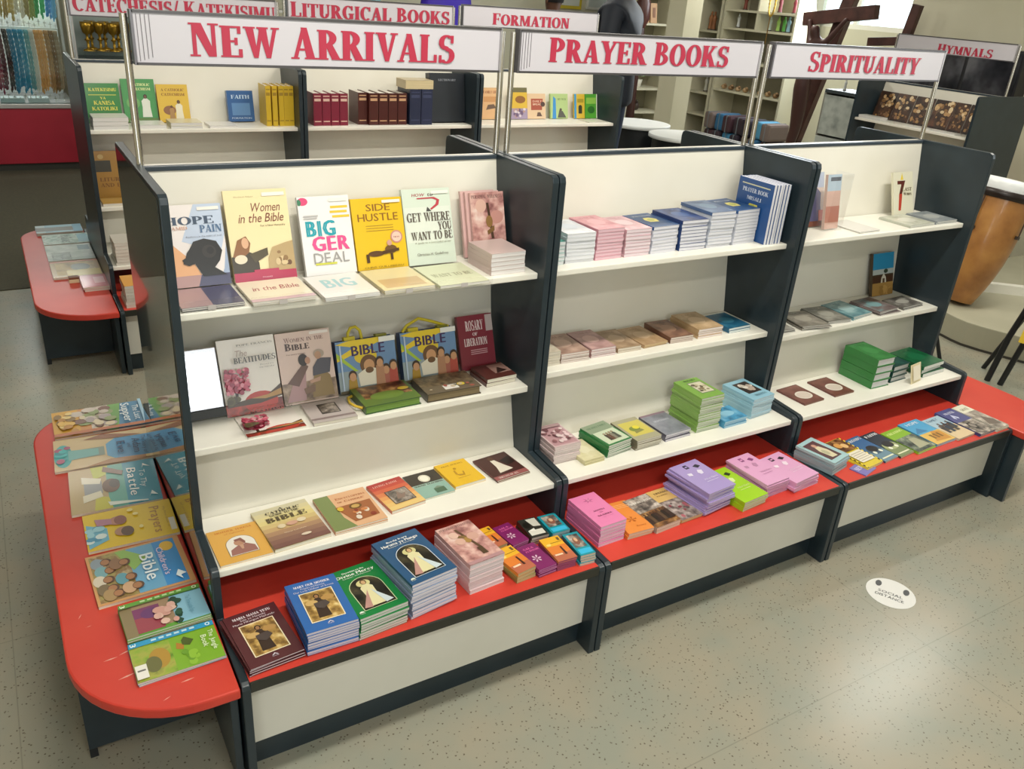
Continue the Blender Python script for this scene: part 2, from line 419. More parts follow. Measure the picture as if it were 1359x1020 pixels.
# ------------------------------------------------------------------ the room
def floor_surface():
    m = bpy.data.materials.new('speckled_vinyl_floor'); m.use_nodes = True
    nt = m.node_tree; b = nt.nodes['Principled BSDF']; L = nt.links.new
    tc = nt.nodes.new('ShaderNodeTexCoord')
    def noise(sc, det=2, vec=None):
        n = nt.nodes.new('ShaderNodeTexNoise'); n.inputs['Scale'].default_value = sc; n.inputs['Detail'].default_value = det
        L(tc.outputs['Object'], n.inputs[0]); return n
    def ramp(src, p0, p1, c0, c1):
        r = nt.nodes.new('ShaderNodeValToRGB'); r.color_ramp.elements[0].position = p0; r.color_ramp.elements[1].position = p1
        r.color_ramp.elements[0].color = c0; r.color_ramp.elements[1].color = c1; L(src, r.inputs[0]); return r
    base = ramp(noise(4.5, 3).outputs[0], 0.35, 0.65, lin('#8f9183'), lin('#9a9482'))
    vor = nt.nodes.new('ShaderNodeTexVoronoi'); vor.inputs['Scale'].default_value = 78; L(tc.outputs['Object'], vor.inputs[0])
    wn = noise(300, 2)
    addm = nt.nodes.new('ShaderNodeMath'); addm.operation = 'MULTIPLY_ADD'; addm.inputs[1].default_value = 0.35
    L(wn.outputs[0], addm.inputs[0]); L(vor.outputs['Distance'], addm.inputs[2])
    spk = ramp(addm.outputs[0], 0.30, 0.40, (1, 1, 1, 1), (0, 0, 0, 1))
    sel = ramp(noise(34, 1).outputs[0], 0.30, 0.46, (0, 0, 0, 1), (1, 1, 1, 1))
    ml = nt.nodes.new('ShaderNodeMath'); ml.operation = 'MULTIPLY'; L(spk.outputs[0], ml.inputs[0]); L(sel.outputs[0], ml.inputs[1])
    ml2 = nt.nodes.new('ShaderNodeMath'); ml2.operation = 'MULTIPLY'; ml2.inputs[1].default_value = 0.9; L(ml.outputs[0], ml2.inputs[0])
    mx = nt.nodes.new('ShaderNodeMix'); mx.data_type = 'RGBA'; mx.inputs[7].default_value = lin('#584f40')
    L(ml2.outputs[0], mx.inputs[0]); L(base.outputs[0], mx.inputs[6])
    # joints between the sheets
    sp = nt.nodes.new('ShaderNodeSeparateXYZ'); L(tc.outputs['Object'], sp.inputs[0])
    def joint(ax, off, per):
        a = nt.nodes.new('ShaderNodeMath'); a.operation = 'ADD'; a.inputs[1].default_value = off; L(sp.outputs[ax], a.inputs[0])
        p = nt.nodes.new('ShaderNodeMath'); p.operation = 'PINGPONG'; p.inputs[1].default_value = per/2; L(a.outputs[0], p.inputs[0])
        c = nt.nodes.new('ShaderNodeMath'); c.operation = 'LESS_THAN'; c.inputs[1].default_value = 0.0016; L(p.outputs[0], c.inputs[0]); return c
    jx, jy = joint(0, 0.462, 2.44), joint(1, 1.175, 1.22)
    mm = nt.nodes.new('ShaderNodeMath'); mm.operation = 'MAXIMUM'; L(jx.outputs[0], mm.inputs[0]); L(jy.outputs[0], mm.inputs[1])
    jn = nt.nodes.new('ShaderNodeMath'); jn.operation = 'MULTIPLY'; jn.inputs[1].default_value = 0.3; L(mm.outputs[0], jn.inputs[0])
    m2 = nt.nodes.new('ShaderNodeMix'); m2.data_type = 'RGBA'; m2.inputs[7].default_value = lin('#5c5a4c')
    L(jn.outputs[0], m2.inputs[0]); L(mx.outputs[2], m2.inputs[6]); L(m2.outputs[2], b.inputs['Base Color'])
    b.inputs['Roughness'].default_value = 0.26
    b.inputs['Specular IOR Level'].default_value = 0.4
    return m
WALL = noise_mat('cream_wall_paint', ['#cdc9b2', '#d5d1bb'], 2, 0.6, 2)
WALLD = noise_mat('cream_pillar_paint', ['#cbc7ad', '#d3cfb8'], 2, 0.6, 2)
RX0, RX1, RY0, RY1, RZ = -3.0, 8.2, -4.2, 7.6, 2.9
f = MB(); f.box(RX0-.2, RX1+.2, RY0-.2, RY1+.2, -0.1, 0, floor_surface()); struct(f.build('floor'))
c = MB(); c.box(RX0-.2, RX1+.2, RY0-.2, RY1+.2, RZ, RZ+.1, M('#e6e4da', 0.8)); struct(c.build('ceiling'))
w = MB(); w.box(RX0-.2, RX1+.2, RY1, RY1+.2, 0, RZ, WALL); struct(w.build('wall_back'))
w = MB(); w.box(RX0-.2, RX1+.2, RY0-.2, RY0, 0, RZ, WALL); struct(w.build('wall_front'))
w = MB(); w.box(RX0-.2, RX0, RY0, RY1, 0, RZ, WALL); struct(w.build('wall_left'))
WY0, WY1, WZ0, WZ1 = 3.72, 5.22, 1.62, 2.6
w = MB()
w.box(RX1, RX1+.2, 3.0, WY0, 0, RZ, WALL); w.box(RX1, RX1+.2, WY1, RY1, 0, RZ, WALL)
w.box(RX1, RX1+.2, WY0, WY1, 0, WZ0, WALL); w.box(RX1, RX1+.2, WY0, WY1, WZ1, RZ, WALL)
w.box(6.9, RX1+.2, RY0, 3.0, 0, RZ, WALLD)
struct(w.build('wall_right'))
w = MB()
w.box(RX1+.05, RX1+.1, WY0, WY0+.05, WZ0, WZ1, M('#e9e7df')); w.box(RX1+.05, RX1+.1, WY1-.05, WY1, WZ0, WZ1, M('#e9e7df'))
w.box(RX1+.05, RX1+.1, WY0+.05, WY1-.05, WZ0, WZ0+.05, M('#e9e7df')); w.box(RX1+.05, RX1+.1, WY0+.05, WY1-.05, WZ1-.05, WZ1, M('#e9e7df'))
w.box(RX1+.05, RX1+.1, 4.62, 4.67, WZ0+.05, WZ1-.05, M('#e9e7df'))
wi = struct(w.build('window_1'))
g = MB(); g.box(RX1+.07, RX1+.076, WY0+.05, WY1-.05, WZ0+.05, WZ1-.05, GLASS); g.build('window_pane', wi)
# thin darker olive layer over the floor behind, square pillar, curved plinth at the right
mt = MB(); mt.box(-2.9, 1.3, 3.14, 7.4, 0.0, 0.004, noise_mat('dark_olive_floor', ['#47463a', '#53503f'], 60, 0.85, 3))
tag(mt.build('floor_surface'), 'dark olive floor area in front of the red glass counter', 'floor mat')
p = MB(); p.box(5.72, 5.93, 4.62, 4.88, 0, RZ, WALLD)
tag(struct(p.build('pillar')), 'square cream pillar behind the shelving rows', 'pillar')
pl = MB()
pts = [(4.63, 0.70), (4.60, 0.57), (4.572, 0.467), (4.566, 0.395), (4.59, 0.287), (4.655, 0.117), (4.72, -0.05), (4.9, -0.3), (5.2, -0.5), (6.88, -0.6), (6.88, 1.2), (5.0, 1.2), (4.75, 0.98)]
pl.prism(pts, 'z', 0, 0.15, noise_mat('plinth_paint', ['#a3a08a', '#b0ad97'], 3, .6, 3))
o = pl.build('plinth', bevel=0.006)
tag(o, 'low curved cream plinth carrying the drum at the right', 'plinth')
sk = MB()
for q0, q1 in zip(pts[:9], pts[1:9]):
    dx, dy = q1[0]-q0[0], q1[1]-q0[1]; L_ = math.hypot(dx, dy); nx, ny = dy/L_*.004, -dx/L_*.004
    sg = -1 if nx > 0 else 1
    q = [(q0[0], q0[1]), (q1[0], q1[1]), (q1[0]+sg*nx, q1[1]+sg*ny), (q0[0]+sg*nx, q0[1]+sg*ny)]
    sk.prism(q, 'z', 0.0, .014, M('#3a3730', .6))
sk.build('base_strip', o)
kb = MB(); kb.prism([(5.02, 0.93), (5.6, 0.45), (5.64, 0.49), (5.06, 0.97)], 'z', 0, 0.06, M('#e8e6da'))
kb.build('kerb', o, loc=(0, 0, 0.15))
# ceiling light fittings
for i, (lx, ly) in enumerate(LAMPS):
    t = thing('ceiling_light', 'white fluorescent batten on the ceiling', 'ceiling light', (lx, ly, 2.9), 0, 'ceiling battens')
    m = MB(); m.box(-.66, .66, -.1, .1, -.05, 0, M('#e8e8e4')); m.build('housing', t)
    m = MB(); m.tube([(-.6, 0, -.066), (.6, 0, -.066)], .013, emit_mat('lamp_tube', (1, .97, .9, 1), 4)); m.build('lamp_tube', t)

# ------------------------------------------------------------------ shelving units
W_, TP = 1.008, 0.0195
HT = 1.32
def panel_profile():
    f = [(-.305, HT), (-.318, HT-.006), (-.322, HT-.02), (-.318, .470), (-.470, .461), (-.482, .456), (-.487, .444), (-.487, .3168), (-.716, .3168), (-.727, .313), (-.731, .303), (-.731, 0)]
    r = [(-y, z) for y, z in f]
    return f + r[::-1]
PROF = panel_profile()
def side_panel(parent, x, gloss=False):
    m = MB(); m.prism(PROF, 'x', x, x+TP, LAM)
    p = m.build('side_panel', parent, bevel=0.0025)
    if gloss:
        q = [(-.300, 1.31), (-.305, .478), (-.47, .448), (-.475, .33), (.475, .33), (.47, .448), (.305, .478), (.300, 1.31)]
        m = MB(); m.prism(q, 'x', x-.0015, x-.0002, LAMG); m.build('glossy_sheet', p)
    return p
def unit(x, y, rz, midz, label, gloss_left=False, screws=True):
    t = thing('shelving_unit', label, 'shelving unit', (x, y, 0), rz, 'shop shelving units')
    a, b = TP, W_-TP
    pl_ = side_panel(t, 0, gloss_left); pr = side_panel(t, b)
    for s in (1, -1):
        def Y(v): return -v*s       # v = distance out from the centre line
        def bx(m, v0, v1, z0, z1, mat, xa=a, xb=b): m.box(xa, xb, min(Y(v0), Y(v1)), max(Y(v0), Y(v1)), z0, z1, mat)
        tiers = [((.012, HT-.012), (.060, 1.026)), ((.012, 1.02), (.062, midz-.014)), ((.185, midz-.03), (.237, .434))]
        for (v1, z1), (v0, z0) in tiers:
            m = MB(); q = [(Y(v0), z0), (Y(v1), z1), (Y(v1-.012), z1), (Y(v0-.012), z0)]
            if s < 0: q = q[::-1]
            m.prism(q, 'x', a, b, CREAM); m.build('back_panel', t)
        m = MB(); bx(m, .001, .016, HT-.014, HT-.002, M('#39434c', .3) if s > 0 else M('#c9c6bb', .35)); m.build('top_trim', t, bevel=.002)
        for v0, v1, z, th in ((.062, .287, 1.04, .018), (.064, .287, midz, .02), (.237, .474, .447, .018)):
            m = MB(); bx(m, v0-(.05 if z == midz else 0.0)+(.05 if z == midz else 0.0), v1, z-th, z, SHELFM); m.build('shelf', t, bevel=.003)
        m = MB(); bx(m, .03, .722, .292, .317, RED)
        bt = m.build('bench_top', t)
        m = MB(); bx(m, .7225, .7285, .290, .3172, M('#2b2c26', .4)); m.build('edge_strip', bt)
        m = MB(); bx(m, .670, .682, .083, .290, FASC); m.build('fascia', t)
        m = MB(); bx(m, .655, .668, .0, .083, LAM); m.build('plinth', t)
    return t
def post(m, x): m.tube([(x, 0, HT-.0005), (x, 0, 1.60)], .0085, STEEL, 14)
def header(x, y, rz, text, x0, x1, z0, z1, label, first=1.0, strips=False, dz=0.0):
    z0 += dz; z1 += dz
    t = thing('shelf_sign', label, 'sign', (x, y, HT), rz, 'header signs over the shelving')
    for px in (.016, W_-.016):
        m = MB(); m.tube([(px, 0, 0), (px, 0, 1.652-HT+dz)], .0085, STEEL, 14); m.build('post', t)
    za, zb = 1.549-HT+dz, 1.657-HT+dz
    m = MB(); m.box(.034, W_-.030, -.012, .012, za, zb, M('#cbc8cf', .35)); bo = m.build('board', t, bevel=.002)
    m = MB()
    for zz in (za-.004, zb-.002): m.box(.032, W_-.028, -.0145, .0145, zz, zz+.006, M('#5c5a5c', .35, .5))
    m.box(.028, .034, -.0145, .0145, za-.004, zb+.004, M('#77757a', .35, .5)); m.box(W_-.030, W_-.024, -.0145, .0145, za-.004, zb+.004, M('#b9b7ba', .35, .5))
    if strips:
        for k in range(4):
            m.box(.040+k*.009, .0415+k*.009, -.0128, -.0118, za+.004+k*.003, zb-.004, M('#6f6b70', .4))
    m.build('frame', t)
    _, wd = text_polys(text, 'serif', first, 0, .045)
    xo = 0.0
    for word in text.split(' '):
        ps, ww = text_polys(word, 'serif', first, 0, .045)
        m = MB()
        for iq, q in enumerate(ps):
            aa = sum(q[i][0]*q[(i+1) % len(q)][1]-q[(i+1) % len(q)][0]*q[i][1] for i in range(len(q)))
            if aa < 0: q = q[::-1]
            m.poly([(x0+(x1-x0)*(xo+px)/wd, -.0131-.000012*iq, z0-HT+(z1-z0)*py) for px, py in q], LETTER)
        m.build('lettering', bo)
        xo += ww+0.08+0.36
    return t
XS = [0.0, 1.012, 2.027]
UL = ['charcoal and cream shelving unit under the NEW ARRIVALS sign', 'charcoal and cream shelving unit under the PRAYER BOOKS sign', 'charcoal and cream shelving unit under the SPIRITUALITY sign']
for i in range(3): unit(XS[i], 0, 0, (.684, .716, .684)[i], UL[i], gloss_left=(i == 0))
header(XS[0], 0, 0, 'NEW ARRIVALS', .150, .832, 1.567, 1.636, 'white sign reading NEW ARRIVALS in red serif capitals', 1.05, True)
header(XS[1], 0, 0, 'PRAYER BOOKS', 1.142-XS[1], 1.842-XS[1], 1.577, 1.640, 'white sign reading PRAYER BOOKS in red serif capitals', 1.05, True)
header(XS[2], 0, 0, 'SPIRITUALITY', 2.236-XS[2], 2.855-XS[2], 1.571, 1.630, 'white sign reading SPIRITUALITY in red serif capitals', 1.10)
BX, BY = .085, 2.46
UB = ['rear shelving unit under the CATECHESIS sign', 'rear shelving unit under the LITURGICAL BOOKS sign', 'rear shelving unit under the FORMATION sign']
for i in range(3): unit(BX+XS[i], BY, 0, .684, UB[i])
header(BX, BY, 0, 'CATECHESIS/ KATEKISIMU', .045, .972, 1.568, 1.628, 'white sign reading CATECHESIS/ KATEKISIMU', 1.1, dz=-.040)
header(BX+XS[1], BY, 0, 'LITURGICAL BOOKS', .045, .955, 1.563, 1.628, 'white sign reading LITURGICAL BOOKS', 1.08, dz=-.012)
header(BX+XS[2], BY, 0, 'FORMATION', .225, .765, 1.563, 1.620, 'white sign reading FORMATION', 1.08)
HX, HY = 5.88, 2.335
unit(HX, HY, -PI/2, .70, 'shelving unit of brown standing books under the HYMNALS sign')
header(HX, HY, -PI/2, 'HYMNALS', .385, .815, 1.555, 1.610, 'grey-white sign reading HYMNALS', 1.1)

# rounded end tables
def end_table(x, y, side, label, y0=-.735, y1=.79):
    t = thing('end_table', label, 'end table', (x, y, 0), 0, 'rounded end tables')
    rs = random.Random(9)
    s = side
    r1, r2, w = .26, .20, .325
    pts = [(0, y0)]
    pts += [(-w+r1-r1*math.sin(a), y0+r1-r1*math.cos(a)) for a in [PI/2*i/12 for i in range(13)]]
    pts += [(-w+r2-r2*math.cos(a), y1-r2+r2*math.sin(a)) for a in [PI/2*i/12 for i in range(13)]]
    pts += [(0, y1)]
    pts = [(px*s-.004*s, py) for px, py in pts]
    if s < 0: pts = pts[::-1]
    m = MB(); m.prism(pts[::-1], 'z', .290, .317, RED); m.build('table_top', t, bevel=.005)
    if x == 0:
        m = MB()
        for px, py, l, a in ((-.285, -.335, .010, 1.1), (-.24, -.515, .016, .1), (-.205, -.505, .018, .3), (-.215, -.585, .020, .2), (-.10, -.655, .016, .1), (-.06, -.62, .012, .2), (-.15, -.69, .010, .4), (-.27, -.38, .007, .2)):
            c_, s_ = math.cos(a)*l, math.sin(a)*l
            m.poly([(px-c_, py-s_, .31725), (px+s_*.12, py-c_*.12, .31725), (px+c_, py+s_, .31725), (px-s_*.12, py+c_*.12, .31725)], M('#e2a89a', .6))
        m.build('scuff_marks', t)
    def bx(m, xa, xb, *r): m.box(min(xa*s, xb*s), max(xa*s, xb*s), *r)
    m = MB(); bx(m, -.024, -.006, y0+(.03 if side > 0 else .004), y1-.03, 0, .289, LAM); m.build('inner_panel', t, bevel=.002)
    for yy in (-.478, .46):
        m = MB(); bx(m, -.318, -.026, yy, yy+.018, 0.028, .289, LAM); m.build('support_panel', t, bevel=.002)
        m = MB(); bx(m, -.318, -.30, yy+.001, yy+.017, 0, .028, M('#15191c', .5)); m.build('foot', t)
    return t
end_table(0, 0, 1, 'red round-ended table of picture books at the near left')
end_table(BX, BY, 1, 'red round-ended table at the left of the rear row')
end_table(XS[2]+W_, 0, -1, 'red round-ended table at the right end of the front row', y0=-.785)

# ------------------------------------------------------------------ cover prints
def lines(*rows):
    """rows: (text, v, height, colour, x0, x1, font)"""
    def f(A):
        for r in rows: A.t(r[0], r[4], r[1], r[5], r[1]+r[2], r[3], r[6] if len(r) > 6 else 'sans')
    return f
GOLDPIC = PH(['#5a3d20', '#8a6a34', '#c4a05a', '#e6cf94'], 42, 1)
GREYPIC = PH(['#3c3836', '#6e665f', '#a89d92', '#d8cfc4'], 45, 2)
PINKPIC = PH(['#8a5a58', '#c08d86', '#dcb5aa', '#ead6cc'], 30, 3)
LEAFPIC = PH(['#23421f', '#4c7a2c', '#86ab3d', '#c2cf5b'], 40, 4)
BROWNPIC = PH(['#2a1a12', '#5a3a24', '#8c6038', '#c09a62'], 34, 5)
NIGHT = PH(['#0c0b08', '#1f1d15', '#3a3524', '#6a603e'], 24, 6)
def knots(t1, t2, t3):
    def f(A):
        A.t(t1, .14, .885, .86, .93, '#eae4ea', 'serif'); A.t(t2, .26, .835, .74, .868, '#e2dae0'); A.t(t3, .10, .785, .90, .818, '#e2dae0')
        A.r(.17, .15, .83, .75, '#efe3c2'); A.r(.19, .165, .81, .735, GOLDPIC)
        A.fig(.47, .21, .46, '#3a2a22', '#a0764e', '#2a1a12', .30); A.e(.33, .52, .12, .05, '#caa86a'); A.e(.66, .56, .13, .05, '#b58d50')
        A.P([(.36, .50), (.60, .52), (.66, .44), (.50, .36), (.36, .42)], '#4e4340')
        A.P([(.44, .08), (.5, .115), (.56, .08), (.53, .08), (.5, .098), (.47, .08)], '#d9d2dc'); A.t('PAULINES', .44, .055, .56, .072, '#d9d2dc')
    return f
def mercy(t1, t2, t3, trim='#c9d7a8'):
    def f(A):
        A.t(t1, .26, .895, .72, .93, '#f2f2ec', 'sans', 0, .04); A.t(t2, .10, .825, .90, .88, '#f2f2ec', 'sans', 0, .06); A.t(t3, .2, .785, .8, .808, '#dfe5da')
        A.arch(.17, .10, .85, .74, trim); A.arch(.185, .108, .835, .73, NIGHT)
        A.fig(.50, .14, .52, '#e6e0b4', '#caa57a', '#5a4526', .30); A.e(.49, .60, .14, .07, '#cfc98e'); A.fig(.50, .14, .52, '#ded7a8', '#caa57a', '#5a4526', .26)
        A.P([(.47, .46), (.20, .14), (.36, .12)], '#b98d84'); A.P([(.53, .46), (.80, .14), (.64, .12)], '#c9d6da')
        A.e(.10, .08, .05, .03, '#dfe9d8', 10, 0, 180); A.t('PAULINES', .05, .055, .15, .07, '#dfe9d8')
    return f
def pope(A):
    A.r(0, 0, 1, 1, PINKPIC); A.t('PERSONAL WELLNESS', .06, .91, .94, .96, '#7a5f5a', 'serif')
    A.P([(.40, .86), (.47, .86), (.68, .30), (.60, .30)], '#5d4630'); A.P([(.30, .66), (.33, .72), (.66, .62), (.63, .56)], '#7b6038')
    A.e(.50, .55, .09, .07, '#a78347'); A.e(.28, .74, .12, .08, '#dcb9a8'); A.e(.30, .56, .13, .08, '#d5ac9b'); A.e(.70, .60, .16, .09, '#cfa394')
    A.P([(.52, .32), (.66, .32), (.69, .14), (.54, .14)], '#54402c'); A.r(0, 0, 1, .07, '#b38a8c')
def cardo(A):
    A.r(0, .62, 1, 1, '#e9b22e'); A.r(0, .3, 1, .62, '#dd7f34'); A.r(0, 0, 1, .3, '#b8694c'); A.r(.35, .74, .95, .755, '#6b4a1e'); A.r(.8, .8, .92, .93, '#6a5330')
    A.P([(.62, .55), (.7, .55), (.72, .2), (.6, .2)], '#4a2a20'); A.r(.1, .22, .5, .28, '#f2d2b0'); A.e(.2, .68, .12, .05, '#f6d678')
def cardp(A):
    A.r(0, 0, 1, 1, '#7d2160'); A.t('SALA', .2, .80, .75, .87, '#e36aa8', 'serif'); A.t('ZA ROZARI', .2, .70, .92, .76, '#e36aa8', 'serif')
    for k in range(6):
        a = k*PI/3; A.P([(.4, .40), (.4+.20*math.cos(a-.25), .40+.12*math.sin(a-.25)), (.4+.25*math.cos(a), .40+.15*math.sin(a)), (.4+.20*math.cos(a+.25), .40+.12*math.sin(a+.25))], '#d9b8cc')
    A.e(.4, .40, .06, .04, '#9a5a80')
def cardb(A):
    A.r(0, 0, 1, 1, '#2a2c26'); A.P([(.4, .95), (.95, .95), (.95, .5), (.55, .55)], '#c9c9bc'); A.r(.1, .1, .9, .36, '#d8d8cc'); A.P([(.1, .36), (.5, .45), (.5, .3)], '#e6e6dc'); A.e(.25, .65, .18, .16, '#14150f')
def cardt(A):
    A.r(0, 0, 1, 1, '#15909f'); A.r(.12, .34, .86, .92, GREYPIC); A.e(.48, .62, .2, .16, '#8a5a48'); A.e(.5, .68, .10, .09, '#d8b08c'); A.r(.1, .06, .92, .26, '#38b6dd')
def pinkc(A):
    for a in range(0, 360, 60):
        A.P([(.52+.03*math.cos(math.radians(a+90)), .80+.02*math.sin(math.radians(a+90))), (.52+.20*math.cos(math.radians(a)), .80+.09*math.sin(math.radians(a))), (.52-.03*math.cos(math.radians(a+90)), .80-.02*math.sin(math.radians(a+90)))], '#b35a86')
    A.e(.52, .80, .05, .03, '#d98ab0')
    A.t('NOVENA', .30, .44, .72, .475, '#8d4468', 'serif'); A.t('YA', .45, .37, .56, .40, '#8d4468', 'serif'); A.t('MARIA', .26, .28, .80, .315, '#8d4468', 'serif'); A.t('Sala na Litania', .40, .22, .78, .24, '#b3648c')
def orangec(A):
    for k in range(3): A.r(.05, .88-.05*k, .95, .895-.05*k, '#f3b77a')
    for a in range(0, 360, 72): A.P([(.55, .38), (.55+.18*math.cos(math.radians(a-14)), .38+.08*math.sin(math.radians(a-14))), (.55+.2*math.cos(math.radians(a+14)), .38+.09*math.sin(math.radians(a+14)))], '#b5601d')
    A.t('Rosary', .5, .14, .85, .18, '#b5601d')
def greyb(A):
    A.r(0, .5, 1, 1, GREYPIC); A.t('AFRICAN SAINTS', .1, .8, .9, .86, '#e8e4da', 'serif'); A.r(0, 0, 1, .5, BROWNPIC)
    for k in range(7): A.fig(.1+k*.13, .12, .33, ['#3a2620', '#5a4330', '#2a1e1a'][k % 3], '#6a4630')
def tanf(A):
    A.r(0, .62, 1, 1, '#d9b46c'); A.t('UPENDO', .2, .86, .85, .91, '#4a3320', 'serif'); A.t('WA MUNGU', .2, .78, .7, .82, '#7a5a34'); A.r(0, 0, 1, .62, PH(['#4a423e', '#7a6c66', '#a79a94', '#c9beb6'], 50, 8)); A.blobs(.2, .1, .9, .5, ['#8d3f48', '#b2626a', '#6a5b58'], 9, .04, .1, 3)
def noticec(c1, c2, bg):
    def f(A):
        A.r(.36, .80, .50, .92, c1); A.r(.39, .84, .47, .88, bg); A.P([(.62, .82), (.78, .86), (.86, .78), (.72, .74)], c1); A.P([(.2, .68), (.34, .66), (.3, .58), (.18, .6)], c2); A.P([(.52, .62), (.6, .70), (.72, .66), (.66, .56), (.56, .55)], c2)
        A.t('Habari Njema', .42, .36, .9, .41, c2); A.r(.4, .3, .82, .31, c2)
    return f
def mary(A):
    A.r(.04, .80, .12, .96, '#8fb3b3'); A.r(.12, .12, .80, .88, '#5c3e44'); A.P([(.34, .18), (.62, .16), (.68, .45), (.60, .66), (.42, .70), (.30, .5)], '#d8cfae'); A.e(.48, .72, .09, .07, '#c99a86'); A.e(.44, .40, .1, .12, '#b9b596')
def yellowm(A):
    A.r(0, 0, .08, 1, '#2d2a1a'); A.r(.92, 0, 1, 1, '#2d2a1a')
    for k in range(10): A.P([(0, k*.1), (.08, k*.1+.03), (.08, k*.1+.08), (0, k*.1+.05)], '#ead23f'); A.P([(.92, k*.1), (1, k*.1+.03), (1, k*.1+.08), (.92, k*.1+.05)], '#ead23f')
    A.r(.1, .55, .9, .97, BROWNPIC); A.e(.38, .78, .16, .09, '#d8a25a'); A.e(.62, .72, .14, .08, '#e6c084'); A.r(.12, .14, .88, .50, '#e9e2cf')
    for k in range(5): A.r(.18, .19+k*.058, .82, .205+k*.058, '#b0a794')
def carc(c1, c2, c3, txt):
    def f(A):
        A.r(0, .4, 1, 1, c1); A.r(0, 0, 1, .4, c2); A.e(.5, .42, .42, .15, c3); A.e(.5, .48, .3, .12, '#1c2024'); A.e(.3, .34, .09, .05, '#e8ecd8'); A.e(.72, .34, .09, .05, '#e8ecd8'); A.t(txt, .1, .86, .9, .94, '#e9eef2', 'serif'); A.r(.1, .08, .9, .12, '#e4e4c4')
    return f
def greend(A):
    A.r(0, .62, 1, 1, '#86b42f'); A.t('CREATION', .1, .82, .9, .9, '#dff0a0', 'serif'); A.r(0, 0, 1, .62, PH(['#1c2320', '#3b4740', '#6f7b6a', '#b0b59a'], 30, 9)); A.P([(.3, .1), (.9, .1), (.8, .45), (.5, .5)], '#a9a98c')
def beachc(A):
    A.r(0, .45, 1, 1, '#4da3cf'); A.r(0, 0, 1, .45, '#e0b85e'); A.P([(0, .5), (.35, .7), (.6, .5)], '#3a7fae'); A.P([(.2, .1), (.9, .05), (.95, .4), (.6, .46)], '#c98f3c'); A.t('HOPE', .2, .84, .8, .93, '#eef6fa');
    for k in range(3): A.r(.3+k*.18, .18, .4+k*.18, .36, '#8a6428')
def peoplec(A):
    A.r(0, .55, 1, 1, '#a9c4d2'); A.r(0, 0, 1, .55, '#dcc49c'); A.t('FAMILY', .12, .84, .7, .93, '#2f5878')
    for k in range(6): A.fig(.2+k*.12, .28+.1*(k % 2), .34, ['#3b3a44', '#4e463e', '#2d3d4e'][k % 3], '#8a5f42', '#1c1512', .28)
def purplec(A):
    A.r(0, .5, 1, 1, '#4c4f86'); A.r(0, 0, 1, .5, GREYPIC); A.P([(.25, .66), (.4, .8), (.55, .66), (.48, .6), (.4, .7), (.32, .6)], '#cdd2ee'); A.t('PRAYER', .2, .82, .8, .89, '#e2e4f4', 'serif'); A.P([(.2, .3), (.3, .42), (.5, .42), (.6, .3), (.5, .18), (.3, .18)], '#1d1a1c'); A.P([(.26, .3), (.33, .38), (.47, .38), (.54, .3), (.47, .22), (.33, .22)], '#8a8078')
def whitec(A):
    A.r(0, .72, 1, 1, '#e4e2cc'); A.t('GRACE', .2, .8, .8, .88, '#8a8468', 'serif'); A.r(0, 0, 1, .72, PH(['#4c4640', '#8a8078', '#b4a99c', '#d8cfc2'], 26, 10)); A.P([(.1, .2), (.5, .5), (.9, .3), (.8, .1)], '#6e625a')
# --- lower shelf
def nunc(A):
    A.t('MOTHER TERESA', .14, .88, .86, .93, '#c9772c', 'serif'); A.t('of Calcutta', .3, .80, .7, .84, '#c9772c'); A.arch(.24, .16, .80, .70, '#8c7d62'); A.arch(.25, .17, .79, .69, '#e6e2d8')
    A.P([(.27, .18), (.78, .18), (.76, .34), (.62, .44), (.45, .42), (.30, .33)], '#9a6a62'); A.e(.50, .50, .10, .09, '#b98a70'); A.P([(.42, .60), (.56, .62), (.62, .5), (.60, .42), (.52, .55), (.44, .54)], '#8a5a50'); A.P([(.48, .42), (.56, .42), (.54, .30), (.50, .30)], '#c49a82')
def guidec(A):
    for k in range(10): A.r(0, 1-(k+1)*.1, 1, 1-k*.1+.001, ['#c9c2a2', '#d2c79a', '#d8cb92', '#d9c987', '#cdb67c', '#bfa070', '#a98566', '#93705c', '#846054', '#7a564e'][k])
    A.t('A', .46, .90, .53, .94, '#3a3630', 'serif'); A.t('CATHOLIC', .2, .83, .82, .885, '#3a3630', 'serif'); A.t('GUIDE TO THE', .25, .76, .78, .81, '#4a4438', 'serif'); A.t('BIBLE', .14, .62, .86, .73, '#54482f', 'serif', 0, .03)
    A.e(.33, .47, .07, .05, '#d8c8a8'); A.e(.52, .48, .1, .05, '#c99c86'); A.e(.70, .50, .08, .05, '#dccdaf'); A.t('Oscar Lukefahr', .3, .28, .7, .31, '#d8c4ae'); A.e(.62, .14, .09, .03, '#d9c9b4')
def ecyc(A):
    A.r(0, 0, 1, 1, '#dcae86'); A.P([(0, 0), (.42, 0), (.30, .3), (.28, 1), (0, 1)], '#7c8a55'); A.t('Encyclopedia', .36, .80, .94, .86, '#b0643c', 'serif'); A.t('of Catholic', .36, .70, .88, .755, '#b0643c', 'serif'); A.P([(.26, .6), (.95, .62), (.93, .16), (.44, .12)], '#a0613a')
    A.e(.62, .52, .12, .08, '#6b4a1f'); A.e(.62, .52, .08, .05, '#c4a05a'); A.blobs(.5, .2, .85, .4, ['#e0d2c0', '#8a3a28', '#c8804c'], 8, .03, .07, 5); A.e(.33, .52, .06, .06, '#d9b63c')
